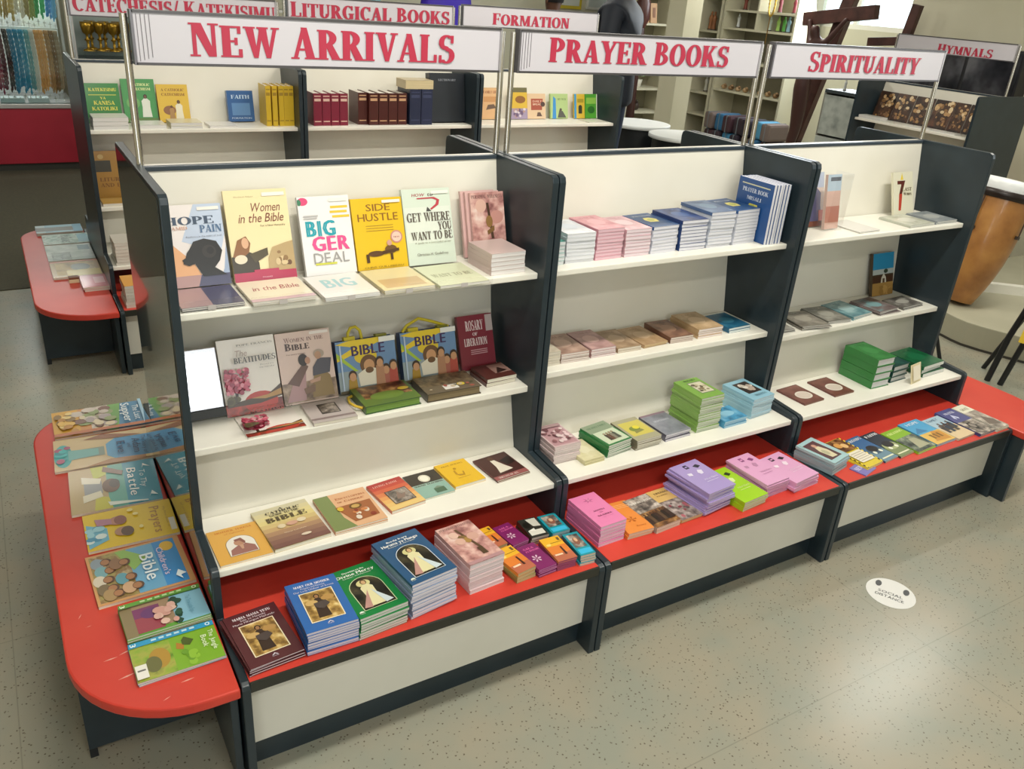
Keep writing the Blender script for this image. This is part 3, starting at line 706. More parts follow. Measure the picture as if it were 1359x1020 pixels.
def redy(A):
    for k in range(8): A.r(0, 1-(k+1)/8, 1, 1.001-k/8, ['#b03a36', '#c04b3c', '#cd6446', '#d67f50', '#dd9a5c', '#e2b068', '#e4bd74', '#e5c57e'][k])
    A.t('LIVING FAITH', .1, .84, .8, .9, '#e9b6a8', 'serif'); A.r(.24, .16, .86, .62, '#3a3436'); A.r(.26, .18, .84, .60, GREYPIC); A.P([(.4, .3), (.55, .55), (.6, .4), (.75, .45), (.6, .28)], '#8a7468')
def tealc(A):
    A.r(0, .52, 1, 1, '#3c352e'); A.e(.52, .74, .17, .15, '#d8d4c0'); A.e(.52, .74, .12, .11, '#f0ecdc'); A.r(0, 0, 1, .52, '#8fb3a6'); A.r(0, .44, 1, .54, '#9cb8aa'); A.t('SOUND TEACHING', .05, .46, .95, .515, '#27221c', 'serif', 0, .03); A.r(.5, .08, .82, .26, '#4f6b54'); A.P([(.5, .26), (.66, .34), (.82, .26)], '#7c8f7c')
def yelc(A):
    A.t('PRAY ALWAYS', .15, .84, .85, .89, '#9c7420', 'serif')
    A.P([(.36, .6), (.42, .62), (.40, .44), (.55, .40), (.60, .52), (.64, .5), (.58, .34), (.42, .36), (.34, .46)], '#b5881f'); A.e(.46, .68, .05, .04, '#b5881f'); A.r(.3, .27, .7, .285, '#b5881f')
def whiteman(A):
    A.r(0, .15, 1, 1, '#4a2a26'); A.r(0, 0, 1, .15, '#9a5a58'); A.P([(.28, .24), (.72, .28), (.60, .52), (.50, .78), (.38, .80), (.36, .5)], '#ddd5c4'); A.e(.44, .86, .08, .08, '#5a3c2c'); A.P([(.6, .7), (.95, .8), (.95, .5), (.7, .45)], '#241512'); A.t('SERVANT OF ALL', .1, .04, .7, .10, '#e6d4cc', 'serif')
# --- middle shelf
def beat(A, title=True):
    A.r(0, 0, 1, 1, '#e9e3da'); A.r(0, 0, 1, .16, PH(['#5a241c', '#8a2f22', '#b8402c', '#5c3a26'], 26, 11)); A.e(.62, .14, .3, .14, '#b83a2c')
    A.P([(0, .12), (.25, .18), (.45, .2), (.75, .22), (1, .34), (1, .18), (.6, .12)], '#4c3a26'); A.P([(.45, .2), (.75, .22), (1, .28), (1, .2), (.7, .17)], '#b58a4c')
    A.r(.19, .16, .24, .42, '#3a241e'); A.blobs(.10, .34, .36, .54, ['#b8465c', '#c85a70', '#a5384e'], 16, .06, .09, 9); A.blobs(.03, .30, .44, .60, ['#b8465c', '#d0667c', '#98304a', '#dc8a98', '#c2506a'], 110, .018, .045, 19); A.blobs(.0, .16, .22, .24, ['#5a5230', '#4a4028'], 8, .04, .08, 4)
    if title:
        A.t('POPE FRANCIS', .30, .90, .92, .925, '#8a857e', 'serif'); A.t('The', .24, .77, .46, .85, '#a08a80', 'sans', .25); A.t('BEATITUDES', .22, .68, .94, .755, '#3c3836', 'serif'); A.t('Blessed are', .66, .62, .9, .64, '#8a857e'); A.t('the merciful', .64, .585, .9, .605, '#8a857e')
def wib(A):
    A.r(0, 0, 1, 1, '#d9c0b4'); A.r(0, .02, 1, .30, PH(['#4c3a30', '#7a6452', '#a68d76', '#c4ac96'], 30, 12))
    A.t('Women in the', .14, .86, .86, .925, '#8a6a64', 'serif'); A.t('Bible', .14, .75, .58, .85, '#4c3630', 'serif', 0, .03); A.t('For every woman', .16, .685, .5, .705, '#7a5c54'); A.r(.62, .94, .97, .98, '#e9e1da')
    A.P([(.05, .04), (.40, .04), (.46, .42), (.34, .48), (.2, .3)], '#b08a8a'); A.P([(.10, .3), (.44, .56), (.52, .5), (.30, .24)], '#6a4c40'); A.e(.44, .60, .09, .085, '#2c201c'); A.e(.52, .585, .05, .05, '#b98a70')
    A.P([(.52, .06), (.94, .06), (.9, .34), (.8, .42), (.6, .38)], '#8d7448'); A.P([(.58, .36), (.9, .38), (.96, .58), (.72, .60), (.6, .48)], '#4c4a54'); A.e(.74, .66, .10, .06, '#a99888'); A.e(.72, .64, .06, .055, '#b48a6e'); A.P([(.5, .3), (.72, .34), (.7, .28), (.52, .26)], '#b8917a'); A.P([(.38, .2), (.6, .24), (.58, .14), (.4, .12)], '#7a5c48')
def bibc(A):
    A.r(0, .0, 1, 1, '#6a8cb4'); A.r(0, 0, 1, .42, '#93a0a4'); A.P([(0, .95), (.22, 1), (.78, 1), (.78, .93), (0, .62), (0, .70), (.3, .86)], '#e2c52a'); A.P([(0, .8), (.34, .40), (.28, .40), (0, .70)], '#a5c03c')
    A.r(.2, .90, .8, .985, '#e2c52a'); A.e(.48, .66, .19, .14, '#dcbf2c'); A.t('BIBLE', .25, .70, .82, .90, '#3b2052', 'sans', 0, .08)
    A.e(.52, .50, .15, .19, '#6b4a2c'); A.e(.52, .48, .09, .12, '#c9976c'); A.P([(.34, .1), (.68, .1), (.72, .36), (.6, .42), (.44, .42), (.32, .34)], '#e4dcc8'); A.e(.52, .39, .07, .06, '#6b4a2c')
    for x, y, c in ((.23, .30, '#a8842c'), (.80, .34, '#a86050'), (.93, .40, '#b04a3c'), (.70, .50, '#b08060')):
        A.P([(x-.09, .05), (x+.07, .05), (x+.06, y-.04), (x-.07, y-.04)], c); A.e(x, y+.03, .07, .10, '#3a281c'); A.e(x, y, .055, .08, '#c4936c')
    A.r(0, 0, 1, .05, '#5a5038'); A.r(.72, .90, 1, 1, '#e7e7e2'); A.r(.05, .06, .075, .93, '#b8c8dc')
def rosaryc(A):
    A.t('ROSARY', .22, .72, .72, .90, '#e6d4d4', 'serif'); A.t('OF', .40, .62, .54, .68, '#e6d4d4', 'serif'); A.t('LIBERATION', .14, .44, .80, .58, '#e6d4d4', 'serif'); A.r(.80, .68, 1, .98, '#b9aaa8')
    for k in range(3): A.r(.3, .28+k*.035, .78, .295+k*.035, '#c89aa0')
def silver(A):
    A.r(.0, .0, 1, 1, '#b9b9bb'); A.r(.06, .09, .93, .94, '#e8e8ea'); A.t('MISSAL', .6, .86, .9, .9, '#8a8a8c'); A.r(.78, .7, .95, .84, '#8a8c92')
def greyflat(A):
    A.r(0, 0, 1, 1, '#b9aeaa'); A.r(.30, .35, .74, .84, '#4a4644'); A.r(.33, .38, .71, .81, GREYPIC); A.r(0, .12, 1, .2, '#8a7a78')
def gbible(A):
    A.r(0, 0, 1, 1, '#5c7434'); A.r(.1, .35, .95, 1, BROWNPIC); A.e(.5, .4, .3, .2, '#6a8436'); A.e(.85, .6, .1, .08, '#d8b93a')
def bbible(A):
    A.r(0, 0, 1, 1, '#6a5f4c'); A.r(.0, .4, 1, 1, PH(['#3a3226', '#5a4d3a', '#7a6a50', '#8e7d62'], 40, 14)); A.r(.36, .10, .62, .34, '#dcd8d0'); A.e(.7, .3, .07, .08, '#d6bf3c'); A.blobs(.1, .1, .9, .4, ['#a05a4c', '#c4b49a', '#54563c'], 9, .02, .05, 2)
def smallbrown(A):
    A.r(0, 0, 1, 1, '#5a302a'); A.r(.45, .3, 1, .9, '#9c7a70'); A.P([(.5, .3), (.9, .4), (.7, .7)], '#33201c')
# --- upper shelf
def hope(A):
    A.r(0, 0, 1, 1, '#e4dcd8'); A.P([(0, 0), (.62, 0), (.42, .30), (.0, .62)], '#e0a878'); A.P([(.28, .56), (.9, .4), (1, .62), (1, 1), (.55, 1)], '#b9c6da'); A.P([(.8, 0), (1, 0), (1, .5), (.92, .2)], '#9aaac4'); A.r(0, 0, 1, .14, '#4a4a66'); A.P([(0, 0), (.45, 0), (.52, .14), (0, .14)], '#b08a86')
    A.t('HOPE', .03, .76, .84, .855, '#33465e', 'serif'); A.t('AMID', .14, .70, .40, .74, '#c9a08e', 'serif'); A.t('PAIN', .60, .655, .96, .745, '#4c6a8c', 'serif'); A.t('Resilience in the midst of trial', .36, .60, .95, .62, '#7a7c88'); A.r(.60, .925, .96, .965, '#e9e5dc')
    A.P([(.30, .36), (.24, .335), (.26, .31), (.25, .29), (.34, .26), (.44, .28), (.55, .12), (.95, .12), (.76, .22), (.86, .30), (.92, .42), (.84, .54), (.64, .58), (.46, .55), (.38, .46), (.33, .42)], '#171413'); A.e(.70, .42, .12, .08, '#2b2522'); A.e(.72, .43, .06, .045, '#171413')
def womenc(A):
    A.r(0, 0, 1, 1, '#e9d9a8'); A.t('Elizabeth Nduta', .16, .92, .46, .935, '#9a8a66'); A.t('Women', .38, .76, .86, .86, '#7a3c2c', 'sans', .3); A.t('in the Bible', .18, .645, .90, .745, '#7a3c2c', 'sans', .3); A.t('For a New Humanity', .52, .595, .92, .615, '#5a4a34'); A.r(.60, .925, .96, .965, '#e9e5dc')
    A.P([(0, .10), (.42, .10), (.42, .2), (.36, .30), (.24, .34), (.0, .28)], '#3c3220'); A.P([(.02, .28), (.12, .46), (.26, .50), (.32, .42), (.28, .32), (.16, .26)], '#8a5c34'); A.e(.235, .425, .055, .06, '#d6a884'); A.P([(.28, .30), (.58, .36), (.58, .28), (.36, .20)], '#4c4226'); A.e(.14, .25, .1, .05, '#ddd2b8')
    A.P([(.56, .08), (1, .08), (1, .42), (.86, .40), (.66, .36), (.58, .25)], '#b49a6c'); A.blobs(.7, .16, .92, .30, ['#6a4a2e', '#8c6c42', '#d0b98c'], 9, .03, .06, 8); A.P([(0, 0), (1, 0), (1, .10), (.72, .10), (.72, .125), (.32, .125), (.32, .10), (0, .10)], '#b03050')
    A.t('PAULINES', .44, .03, .6, .045, '#e6b8c4')
def bigger(A):
    A.r(0, 0, 1, 1, '#e7e5e3'); A.e(.10, .94, .1, .05, '#d84a78'); A.e(.03, .93, .04, .04, '#3c7a5a')
    for k, x in enumerate((.62, .6, .64)): A.r(x, .84-k*.06, x+.34, .87-k*.06, '#e6bf3c')
    A.t('BIG', .10, .50, .68, .70, '#1d9cab', 'sans', 0, .16); A.t('GER', .18, .31, .92, .50, '#e0508c', 'sans', 0, .14); A.t('DEAL', .18, .15, .88, .29, '#9a9896', 'sans'); A.r(.2, .13, .62, .155, '#c9c94a'); A.r(.60, .925, .96, .965, '#e9e5dc'); A.r(.08, .75, .36, .765, '#b9b7b5'); A.r(.08, .72, .34, .735, '#b9b7b5')
def hustle(A):
    A.r(0, 0, 1, 1, '#e0b81c'); A.t('SIDE', .28, .82, .76, .92, '#8a5a1c', 'sans', 0, .03); A.t('HUSTLE', .10, .68, .90, .79, '#8a5a1c', 'sans', 0, .03)
    for k in range(3): A.r(.24, .61-k*.035, .78, .617-k*.035, '#a5822c')
    A.e(.82, .44, .12, .09, '#c4867a'); A.e(.82, .44, .095, .07, '#e6c0b0'); A.t('NEW', .76, .425, .88, .45, '#8a4a44')
    A.e(.38, .22, .16, .04, '#5a3c1c'); A.r(.18, .10, .24, .22, '#4c3318'); A.r(.66, .12, .71, .26, '#4c3318'); A.e(.68, .27, .12, .06, '#6b4a22'); A.e(.66, .36, .05, .04, '#c99a8a'); A.P([(.5, .2), (.84, .24), (.84, .28), (.5, .25)], '#4c3318'); A.t('CHRIS GUILLEBEAU', .12, .02, .9, .045, '#8a6a1c'); A.r(.60, .925, .96, .965, '#e9e5dc')
def howto(A):
    A.r(0, 0, 1, 1, '#cfdacb'); A.r(.03, .3, .97, .76, '#d9dfd3'); A.t('HOW', .2, .90, .46, .94, '#a03a44', 'sans', .2, .05); A.t('to', .52, .90, .64, .95, '#5a3c3e', 'sans', .2, .05)
    A.P([(.3, .865), (.62, .865), (.71, .84), (.68, .79), (.56, .735), (.58, .715), (.74, .78), (.77, .845), (.66, .885), (.3, .88)], '#b8404c'); A.P([(.47, .70), (.58, .70), (.50, .76)], '#4a4a48')
    A.t('GET WHERE', .05, .57, .95, .685, '#5a5048', 'serif'); A.t('YOU', .68, .45, .96, .555, '#5a5048', 'serif'); A.t('WANT TO BE', .10, .33, .96, .435, '#5a5048', 'serif'); A.t('A guide to a successful career', .16, .28, .93, .30, '#7a6a5a'); A.t('Christian H. Godefroy', .18, .12, .84, .155, '#5a5048'); A.r(.60, .925, .96, .965, '#e9e5dc')
def popec(A):
    A.r(0, 0, 1, 1, PINKPIC); A.t('PERSONAL WELLNESS', .04, .91, .94, .96, '#6b4a46', 'serif'); A.e(.3, .8, .16, .1, '#d9b0a0'); A.e(.75, .62, .2, .1, '#c48f84'); A.P([(.46, .84), (.53, .84), (.64, .3), (.56, .3)], '#4c3626'); A.e(.52, .56, .1, .09, '#8c6a3c'); A.P([(.44, .42), (.66, .5), (.66, .42), (.46, .36)], '#7b5c34'); A.r(0, 0, 1, .1, '#8a3a4c')
def dblue(A):
    A.P([(.1, .92), (.9, .92), (.9, .90), (.1, .90)], '#c9c9a8'); A.t('PRAYER BOOK', .14, .78, .86, .85, '#c9d2e2', 'serif'); A.t('MISALI', .3, .66, .7, .72, '#c9d2e2', 'serif'); A.P([(.4, .25), (.6, .25), (.72, .45), (.62, .6), (.4, .6), (.3, .44)], '#cfc75a'); A.e(.5, .5, .09, .09, '#a8b04a')
def mascard(c1, c2):
    def f(A):
        A.r(.06, .06, .94, .94, c1); A.blobs(.1, .1, .9, .8, [c2, '#d9c4c4', '#8a5a60', '#6a3a44'], 26, .05, .1, 6); A.r(.06, .84, .94, .97, '#a98a8c')
    return f
def wreath(A):
    A.r(0, .62, 1, 1, '#8a9a80'); A.t('THE HOLY FAMILY', .1, .82, .9, .88, '#5c7a5c', 'serif'); A.r(.06, .05, .94, .62, '#c9d4b8')
    for k, c in enumerate(('#4a3a34', '#6a4a3c', '#8a8474', '#4c5248')): A.fig(.36+k*.11, .16, .34, c, '#c09a78', '#2a1e18', .24)
def yelflower(A):
    A.r(0, 0, 1, 1, '#a9a488'); A.r(.1, .2, .95, .85, '#cfc25c'); A.e(.45, .5, .2, .12, '#7a8a3c'); A.e(.55, .56, .12, .08, '#e0d23c'); A.P([(.3, .3), (.7, .36), (.66, .44), (.34, .42)], '#8c8a4c')
def greyplain(A):
    A.r(0, 0, 1, 1, '#8c8e98'); A.r(.06, .06, .94, .94, PH(['#6a6c76', '#868894', '#9c9eaa'], 20, 15)); A.r(0, .92, 1, 1, '#8a707e'); A.t('MEDITATIONS', .2, .6, .8, .67, '#c4c6d2', 'serif')
def greenpic(A):
    A.r(.30, .22, .90, .80, '#6b7a5a'); A.r(.33, .25, .87, .77, '#d2ccb4'); A.blobs(.4, .32, .8, .7, ['#8a7a5c', '#b8ac8c', '#5c5240'], 12, .04, .09, 7); A.t('ROSARY', .3, .86, .8, .92, '#3c5a2c', 'serif')
def bluepic(A):
    A.r(.22, .30, .86, .86, '#3a3230'); A.blobs(.42, .42, .72, .74, ['#ddd6cc', '#c9c0b4', '#b9a89a'], 14, .06, .12, 10); A.t('NOVENA', .3, .12, .8, .2, '#5a7a8c', 'serif')
def emblem(A):
    A.r(.06, .06, .94, .94, M('#173f6b', .35)); A.P([(.32, .36), (.64, .34), (.74, .52), (.6, .66), (.38, .66), (.28, .52)], '#cfc46a'); A.e(.5, .5, .12, .08, '#a5aa52'); A.t('MISALI YA WAUMINI', .14, .78, .86, .84, '#c8d0dc', 'serif')
def toned(c1, c2, c3, seed):
    def f(A):
        A.r(.05, .05, .95, .95, PH([c1, c2, c3], 24, seed)); A.e(.5, .52, .28, .2, c3); A.t('SALA', .25, .82, .75, .9, c1, 'serif')
    return f
# --- children's table
def supper(A):
    A.r(0, .40, 1, .70, PH(['#8a8f5c', '#b8a99a', '#d0c0b4', '#7c6a5c'], 36, 21)); A.r(0, 0, 1, .28, '#cf9c34'); A.r(0, .66, 1, 1, '#3f7fa6'); A.P([(0, .62), (1, .55), (1, .68), (0, .76)], '#6aa04c')
    A.blobs(.08, .25, .92, .62, ['#c9bcb0', '#a89a9a', '#8c9a64', '#d8c9a8', '#7a5648'], 24, .06, .11, 22); A.blobs(.1, .04, .9, .24, ['#b47c24', '#dcb04c', '#8a6a2c', '#e0c47c'], 14, .06, .1, 23); A.r(.9, 0, 1, 1, '#b86a3c')
    A.t('The Last', .22, .88, .80, .955, '#e4eef2'); A.t('Supper', .10, .76, .84, .86, '#e4eef2', 'sans', 0, .05); A.r(0, .965, .95, 1, '#9cc6e0')
def adam(A):
    A.r(0, 0, 1, 1, '#c9b184'); A.r(.2, .62, .9, 1, '#3f86b4'); A.P([(.2, .62), (.9, .62), (.74, .52), (.36, .52)], '#4f97c0'); A.e(.55, .09, .36, .09, '#3aa0a0'); A.r(.42, .14, .70, .5, '#7c8d80'); A.P([(.4, .14), (.72, .14), (.66, .44), (.46, .44)], '#6ea8a4'); A.P([(0, .5), (.18, .9), (.2, .6), (.12, .3)], '#8c5a3c'); A.P([(1, .3), (.86, .55), (.9, .95), (1, .9)], '#a8763f')
    A.blobs(.3, .02, .8, .14, ['#3cb0b0', '#a04a6a', '#2f8c94'], 8, .05, .08, 31)
    A.t('The Story of', .26, .89, .86, .935, '#1d3f66'); A.t('Adam', .32, .79, .80, .875, '#1d3f66', 'sans', 0, .05); A.t('and', .46, .735, .6, .775, '#1d3f66'); A.t('Eve', .36, .63, .74, .72, '#1d3f66', 'sans', 0, .05); A.r(.92, .9, 1, .99, '#d9b66a')
def battle(A):
    A.r(0, 0, 1, .5, '#b9a274'); A.r(0, .42, 1, 1, '#2f8fa8'); A.r(0, .42, 1, .62, '#5fa899'); A.P([(0, .25), (.3, .28), (.22, .42), (0, .45)], '#b9be3c'); A.P([(1, .25), (.68, .28), (.75, .42), (1, .45)], '#c4be3c'); A.P([(.24, .16), (.76, .16), (.64, .36), (.36, .36)], '#8d8f90'); A.P([(.2, .14), (.36, .14), (.42, .34), (.30, .36)], '#e4ddc8'); A.P([(.64, .14), (.80, .14), (.72, .36), (.58, .34)], '#e0d8be')
    A.e(.5, .46, .16, .1, '#6a4a38'); A.e(.46, .50, .1, .06, '#4c4038'); A.P([(.02, .40), (.2, .62), (.3, .60), (.14, .38)], '#7c5c48'); A.P([(.86, .40), (.96, .84), (.98, .84), (.95, .42)], '#dfe6da')
    A.t('To Thy', .24, .80, .66, .87, '#e6f2f2', 'sans', .15); A.t('Battle', .16, .66, .82, .77, '#f2f6f2', 'sans', .1, .04); A.P([(.1, .86), (.2, .94), (.16, .86), (.22, .84)], '#e9f2f0'); A.P([(.78, .90), (.9, .96), (.86, .88), (.92, .86)], '#e9f2f0')
def prayers(A):
    A.r(0, 0, 1, 1, '#e2bf1d'); A.t('My First Book of', .2, .895, .8, .92, '#b0842c'); A.t('Prayers', .14, .74, .88, .86, '#b07a2c', 'sans', 0, .06); A.r(.55, .92, .9, .985, '#e4e0d4')
    A.P([(.3, .02), (.95, .02), (.8, .24), (.48, .24)], '#6fb4cc'); A.blobs(.35, .03, .9, .2, ['#9cd0dc', '#4f98b8', '#d8e6e2'], 8, .05, .08, 41); A.e(.34, .36, .12, .09, '#b8806a'); A.e(.34, .40, .13, .07, '#8a5040'); A.e(.66, .40, .12, .09, '#b08060'); A.e(.68, .45, .13, .07, '#5a3c26'); A.P([(.2, .12), (.4, .14), (.42, .30), (.26, .30)], '#b07a8c'); A.blobs(.1, .5, .9, .62, ['#f0dd8a'], 4, .04, .05, 42)
def kidbible(A):
    A.r(0, 0, 1, 1, '#cf9a62'); A.r(.04, .03, .96, .94, '#6aa8cc'); A.r(.04, .70, .96, .94, '#3c8fcf'); A.r(.04, .03, .96, .42, PH(['#7a7a3c', '#a89a5c', '#8c6a44', '#c4b48a'], 30, 51)); A.P([(.04, .40), (.3, .62), (.5, .44), (.04, .3)], '#8fb85c'); A.e(.18, .84, .10, .075, '#e6b93c')
    for k, (x, y, c) in enumerate(((.2, .10, '#8c9aa4'), (.38, .12, '#7aaab0'), (.56, .08, '#d8cdb8'), (.74, .10, '#7c6a4c'), (.86, .14, '#a88a5c'), (.30, .28, '#8f6a4c'), (.62, .30, '#5f9aa8'), (.82, .34, '#c9a27c'))):
        A.e(x, y, .11, .07, c); A.e(x, y+.09, .07, .06, '#5a3c2a'); A.e(x, y+.08, .055, .045, '#a8764f')
    A.t("Children's", .2, .72, .78, .79, '#e6d4ea', 'sans', 0, .03); A.t('Bible', .26, .53, .80, .68, '#e4eef0', 'sans', 0, .05); A.P([(.74, .86), (.84, .93), (.86, .87), (.94, .88), (.84, .82)], '#e9f4f6')
def pigs(A):
    A.r(0, 0, 1, .14, '#8a7a58'); A.r(0, .14, .9, .62, '#a58a6c'); A.r(.2, .14, .95, .46, '#7d3c66'); A.r(.5, .14, .95, .46, '#9a4450'); A.e(.42, .34, .16, .12, '#6a3a6e'); A.r(.1, .60, .98, 1, '#8cc0d6'); A.blobs(.2, .60, .92, .68, ['#234a38', '#2f5c44', '#1f4030'], 16, .05, .09, 61)
    A.blobs(.28, .40, .88, .60, ['#dcaea0', '#e4bfae', '#d6a294'], 13, .07, .11, 62); A.r(0, 0, .12, 1, '#5f9a3a'); A.t('3', .02, .02, .11, .08, '#e6f0da', 'sans', 0, .1); A.e(.06, .93, .045, .03, '#e4eed8'); A.e(.06, .93, .025, .017, '#5f9a3a')
    for k in range(6): A.r(.035, .26+k*.09, .085, .32+k*.09, '#bcd8a4')
    A.t('The Three Little Pigs', .28, .78, .82, .84, '#5f9cb4')
def jungle(A):
    A.r(0, 0, 1, 1, '#7cab2c'); A.r(0, .0, 1, .45, PH(['#4c7a24', '#8aa838', '#a8a84c', '#6a7a34'], 22, 71)); A.e(.55, .30, .26, .12, '#b08a34'); A.e(.66, .22, .2, .09, '#6a6a3c'); A.P([(.3, .52), (.4, .60), (.52, .58), (.46, .5)], '#b07a2c'); A.P([(.2, .62), (.34, .72), (.46, .66), (.4, .58), (.28, .58)], '#4a5a20'); A.blobs(.6, .5, .9, .7, ['#8fbc3a', '#6a9a2a'], 7, .06, .1, 72)
    A.r(0, 0, .13, 1, '#2f98c4'); A.t('3', .02, .02, .11, .09, '#e6f4f8', 'sans', 0, .1); A.e(.065, .93, .045, .03, '#e4eef4'); A.e(.065, .93, .025, .017, '#2f98c4')
    for k in range(6): A.r(.04, .26+k*.09, .09, .32+k*.09, '#bfe0ea')
    A.t('The Jungle', .24, .90, .78, .96, '#e9f2d8'); A.t('Book', .34, .80, .66, .87, '#e9f2d8'); A.r(.62, .01, .96, .14, '#e8e6dc'); A.r(.74, .03, .78, .12, '#6a6a64')

# ------------------------------------------------------------------ near end table
TZ = .3172
G = 'picture books on the near end table'
def tbook(desc, x, y, w, d, h, ang, n, cover, art, pages='#e6e0cf', hard=False, where='on the near red end table'):
    return stack(desc, where, G, x, y, TZ, w, d, h, ang, n, cover, pages, art, jit=.004, jr=1.5, name='picture_book', cat='book', hard=hard)
tbook('The Last Supper picture book farthest back', -.262, .785, .195, .285, .008, -91, 1, '#c88a4a', supper)
tbook('tan The Story of Adam and Eve picture book', -.272, .577, .205, .290, .008, -93, 1, '#c9b184', adam)
tbook('turquoise To Thy Battle picture book', -.248, .358, .250, .243, .009, -93, 1, '#b9a274', battle)
tbook('yellow Prayers picture book with two children', -.236, .092, .182, .232, .009, -91, 1, '#e2bf1d', prayers)
tbook("orange-edged Children's Bible picture book", -.250, -.112, .218, .232, .009, -88, 1, '#cf9a62', kidbible)
tbook('green-edged pigs reader', -.203, -.368, .122, .190, .020, -88, 4, '#5f9a3a', pigs)
tbook('blue-edged The Jungle Book reader', -.201, -.500, .131, .190, .011, -89, 2, '#2f98c4', jungle)

# ------------------------------------------------------------------ red bench, first unit
G = 'booklets on the red bench under NEW ARRIVALS'
W1 = 'at the left of the red bench'
stack('maroon Maria Mama Yetu booklet', 'at the left end of the red bench', G, .0265, -.709, TZ, .128, .193, .022, 5, 6, '#572a2e', '#ded2d6', knots('MARIA MAMA YETU', 'Sala ya Maombi', 'Maria Mfungua Mafundo'), jit=.004, jr=1.6)
stack('bright blue Mary Our Mother booklet', 'beside the maroon stack', G, .159, -.703, TZ, .126, .186, .068, -1, 9, '#2f66ac', '#dcd3dd', knots('MARY OUR MOTHER', 'Prayers and Novena', 'Our Lady Undoer of Knots'))
stack('green Divine Mercy booklet', 'between the two blue stacks', G, .288, -.708, TZ, .130, .192, .066, 5, 8, '#0f7a3a', '#dcd6d2', mercy('Devotion to the', 'Divine Mercy', 'Chaplet and Novena'))
stack('dark blue Huruma ya Mungu booklet', 'beside the green stack', G, .428, -.695, TZ, .134, .200, .108, 8, 13, '#27527a', '#e4dde4', mercy('Ibada kwa', 'Huruma ya Mungu', 'Rozari na Novena', '#c9d4dc'), low='#8c9cb8', jit=.003)
stack('pinkish clasped-hands devotional book', 'on the red bench', G, .602, -.672, TZ, .109, .178, .094, 5, 7, '#d3aeaa', '#e2d6d8', pope, low='#d9c2c4', name='book', cat='book')
GC = 'pocket prayer booklets on the red bench'
stack('orange pocket prayer booklet', 'nearest the pinkish stack', GC, .741, -.690, TZ, .064, .112, .034, 9, 3, '#d98a34', '#c9b98c', cardo, low='#8a8a4c', jit=.003, jr=5)
stack('orange pocket prayer booklet', 'behind the nearest orange pocket stack', GC, .732, -.560, TZ, .056, .095, .030, 6, 3, '#d98a34', '#c9b98c', cardo)
stack('purple Sala za Rozari pocket booklet', 'at the bench front between orange stacks', GC, .806, -.694, TZ, .060, .112, .027, 4, 6, '#7d2160', '#c98ab4', cardp)
stack('purple Sala za Rozari pocket booklet', 'behind the front purple stack', GC, .797, -.570, TZ, .058, .098, .028, 8, 5, '#7d2160', '#c98ab4', cardp)
stack('orange pocket prayer booklet', 'between purple and teal pocket stacks', GC, .871, -.690, TZ, .062, .108, .031, -2, 5, '#d98a34', '#a05a78', cardo, low='#8a3a5c')
stack('black and white pocket booklet', 'behind the right orange pocket stack', GC, .864, -.562, TZ, .058, .092, .028, -3, 3, '#2a2c26', '#cfcabc', cardb)
stack('teal pocket prayer booklet', 'behind the front teal stack', GC, .929, -.572, TZ, .060, .092, .030, -2, 3, '#15909f', '#a9d4dc', cardt)
stack('teal pocket prayer booklet', 'at the bench front right corner', GC, .940, -.698, TZ, .0495, .106, .034, -4, 4, '#15909f', '#d8c9b4', cardt)

# ------------------------------------------------------------------ red bench, second unit
G = 'booklets on the red bench under PRAYER BOOKS'
stack('hot pink novena booklet', 'at the left end of the middle bench', G, 1.040, -.650, TZ, .096, .160, .070, 2, 6, '#e07fae', '#e6c6d8', pinkc, low='#d878a8')
stack('orange rosary booklet', 'beside the hot pink stack', G, 1.142, -.660, TZ, .092, .158, .022, -3, 2, '#e38a3c', '#dccab0', orangec)
stack('grey and brown African Saints book', 'right of the orange booklets', G, 1.239, -.672, TZ, .100, .160, .022, 4, 2, '#a89d90', '#dcccb8', greyb, name='book', cat='book')
stack('tan floral-covered booklet', 'left of the lilac pile', G, 1.346, -.664, TZ, .088, .172, .012, 2, 2, '#cda868', '#cdb490', tanf)
stack('lilac newsletter booklet', 'in the tall pile on the middle bench', G, 1.443, -.664, TZ, .122, .176, .082, 5, 12, '#a593c8', '#c6bcd8', noticec('#2e2a3c', '#dcd6ea', '#a593c8'), jit=.006, jr=3.5)
stack('lime green newsletter booklet', 'beside the lilac pile', G, 1.572, -.699, TZ, .114, .186, .036, 5, 4, '#9ccb1f', '#d6d0c0', noticec('#2a3a1c', '#d9e8a0', '#9ccb1f'))
stack('pale pink newsletter booklet', 'right of the lime booklets', G, 1.696, -.672, TZ, .110, .180, .052, 4, 7, '#dba3c9', '#d2a8c4', noticec('#8a4a7c', '#b984a8', '#dba3c9'), jit=.005, jr=2.5)
stack('pale pink newsletter booklet', 'rightmost on the middle bench', G, 1.815, -.690, TZ, .128, .166, .040, 7, 4, '#dba3c9', '#d8b4cc', noticec('#3c2c3a', '#f0dcea', '#dba3c9'), jit=.005, jr=3)
G = 'booklets on the red bench under SPIRITUALITY'
t = stack('pale blue Mary booklet', 'where the middle and right benches meet', G, 2.030, -.664, TZ, .106, .150, .050, 12, 5, '#a5c8cc', '#b9cdd2', mary, low='#8fa8b0', jit=.003, jr=2)

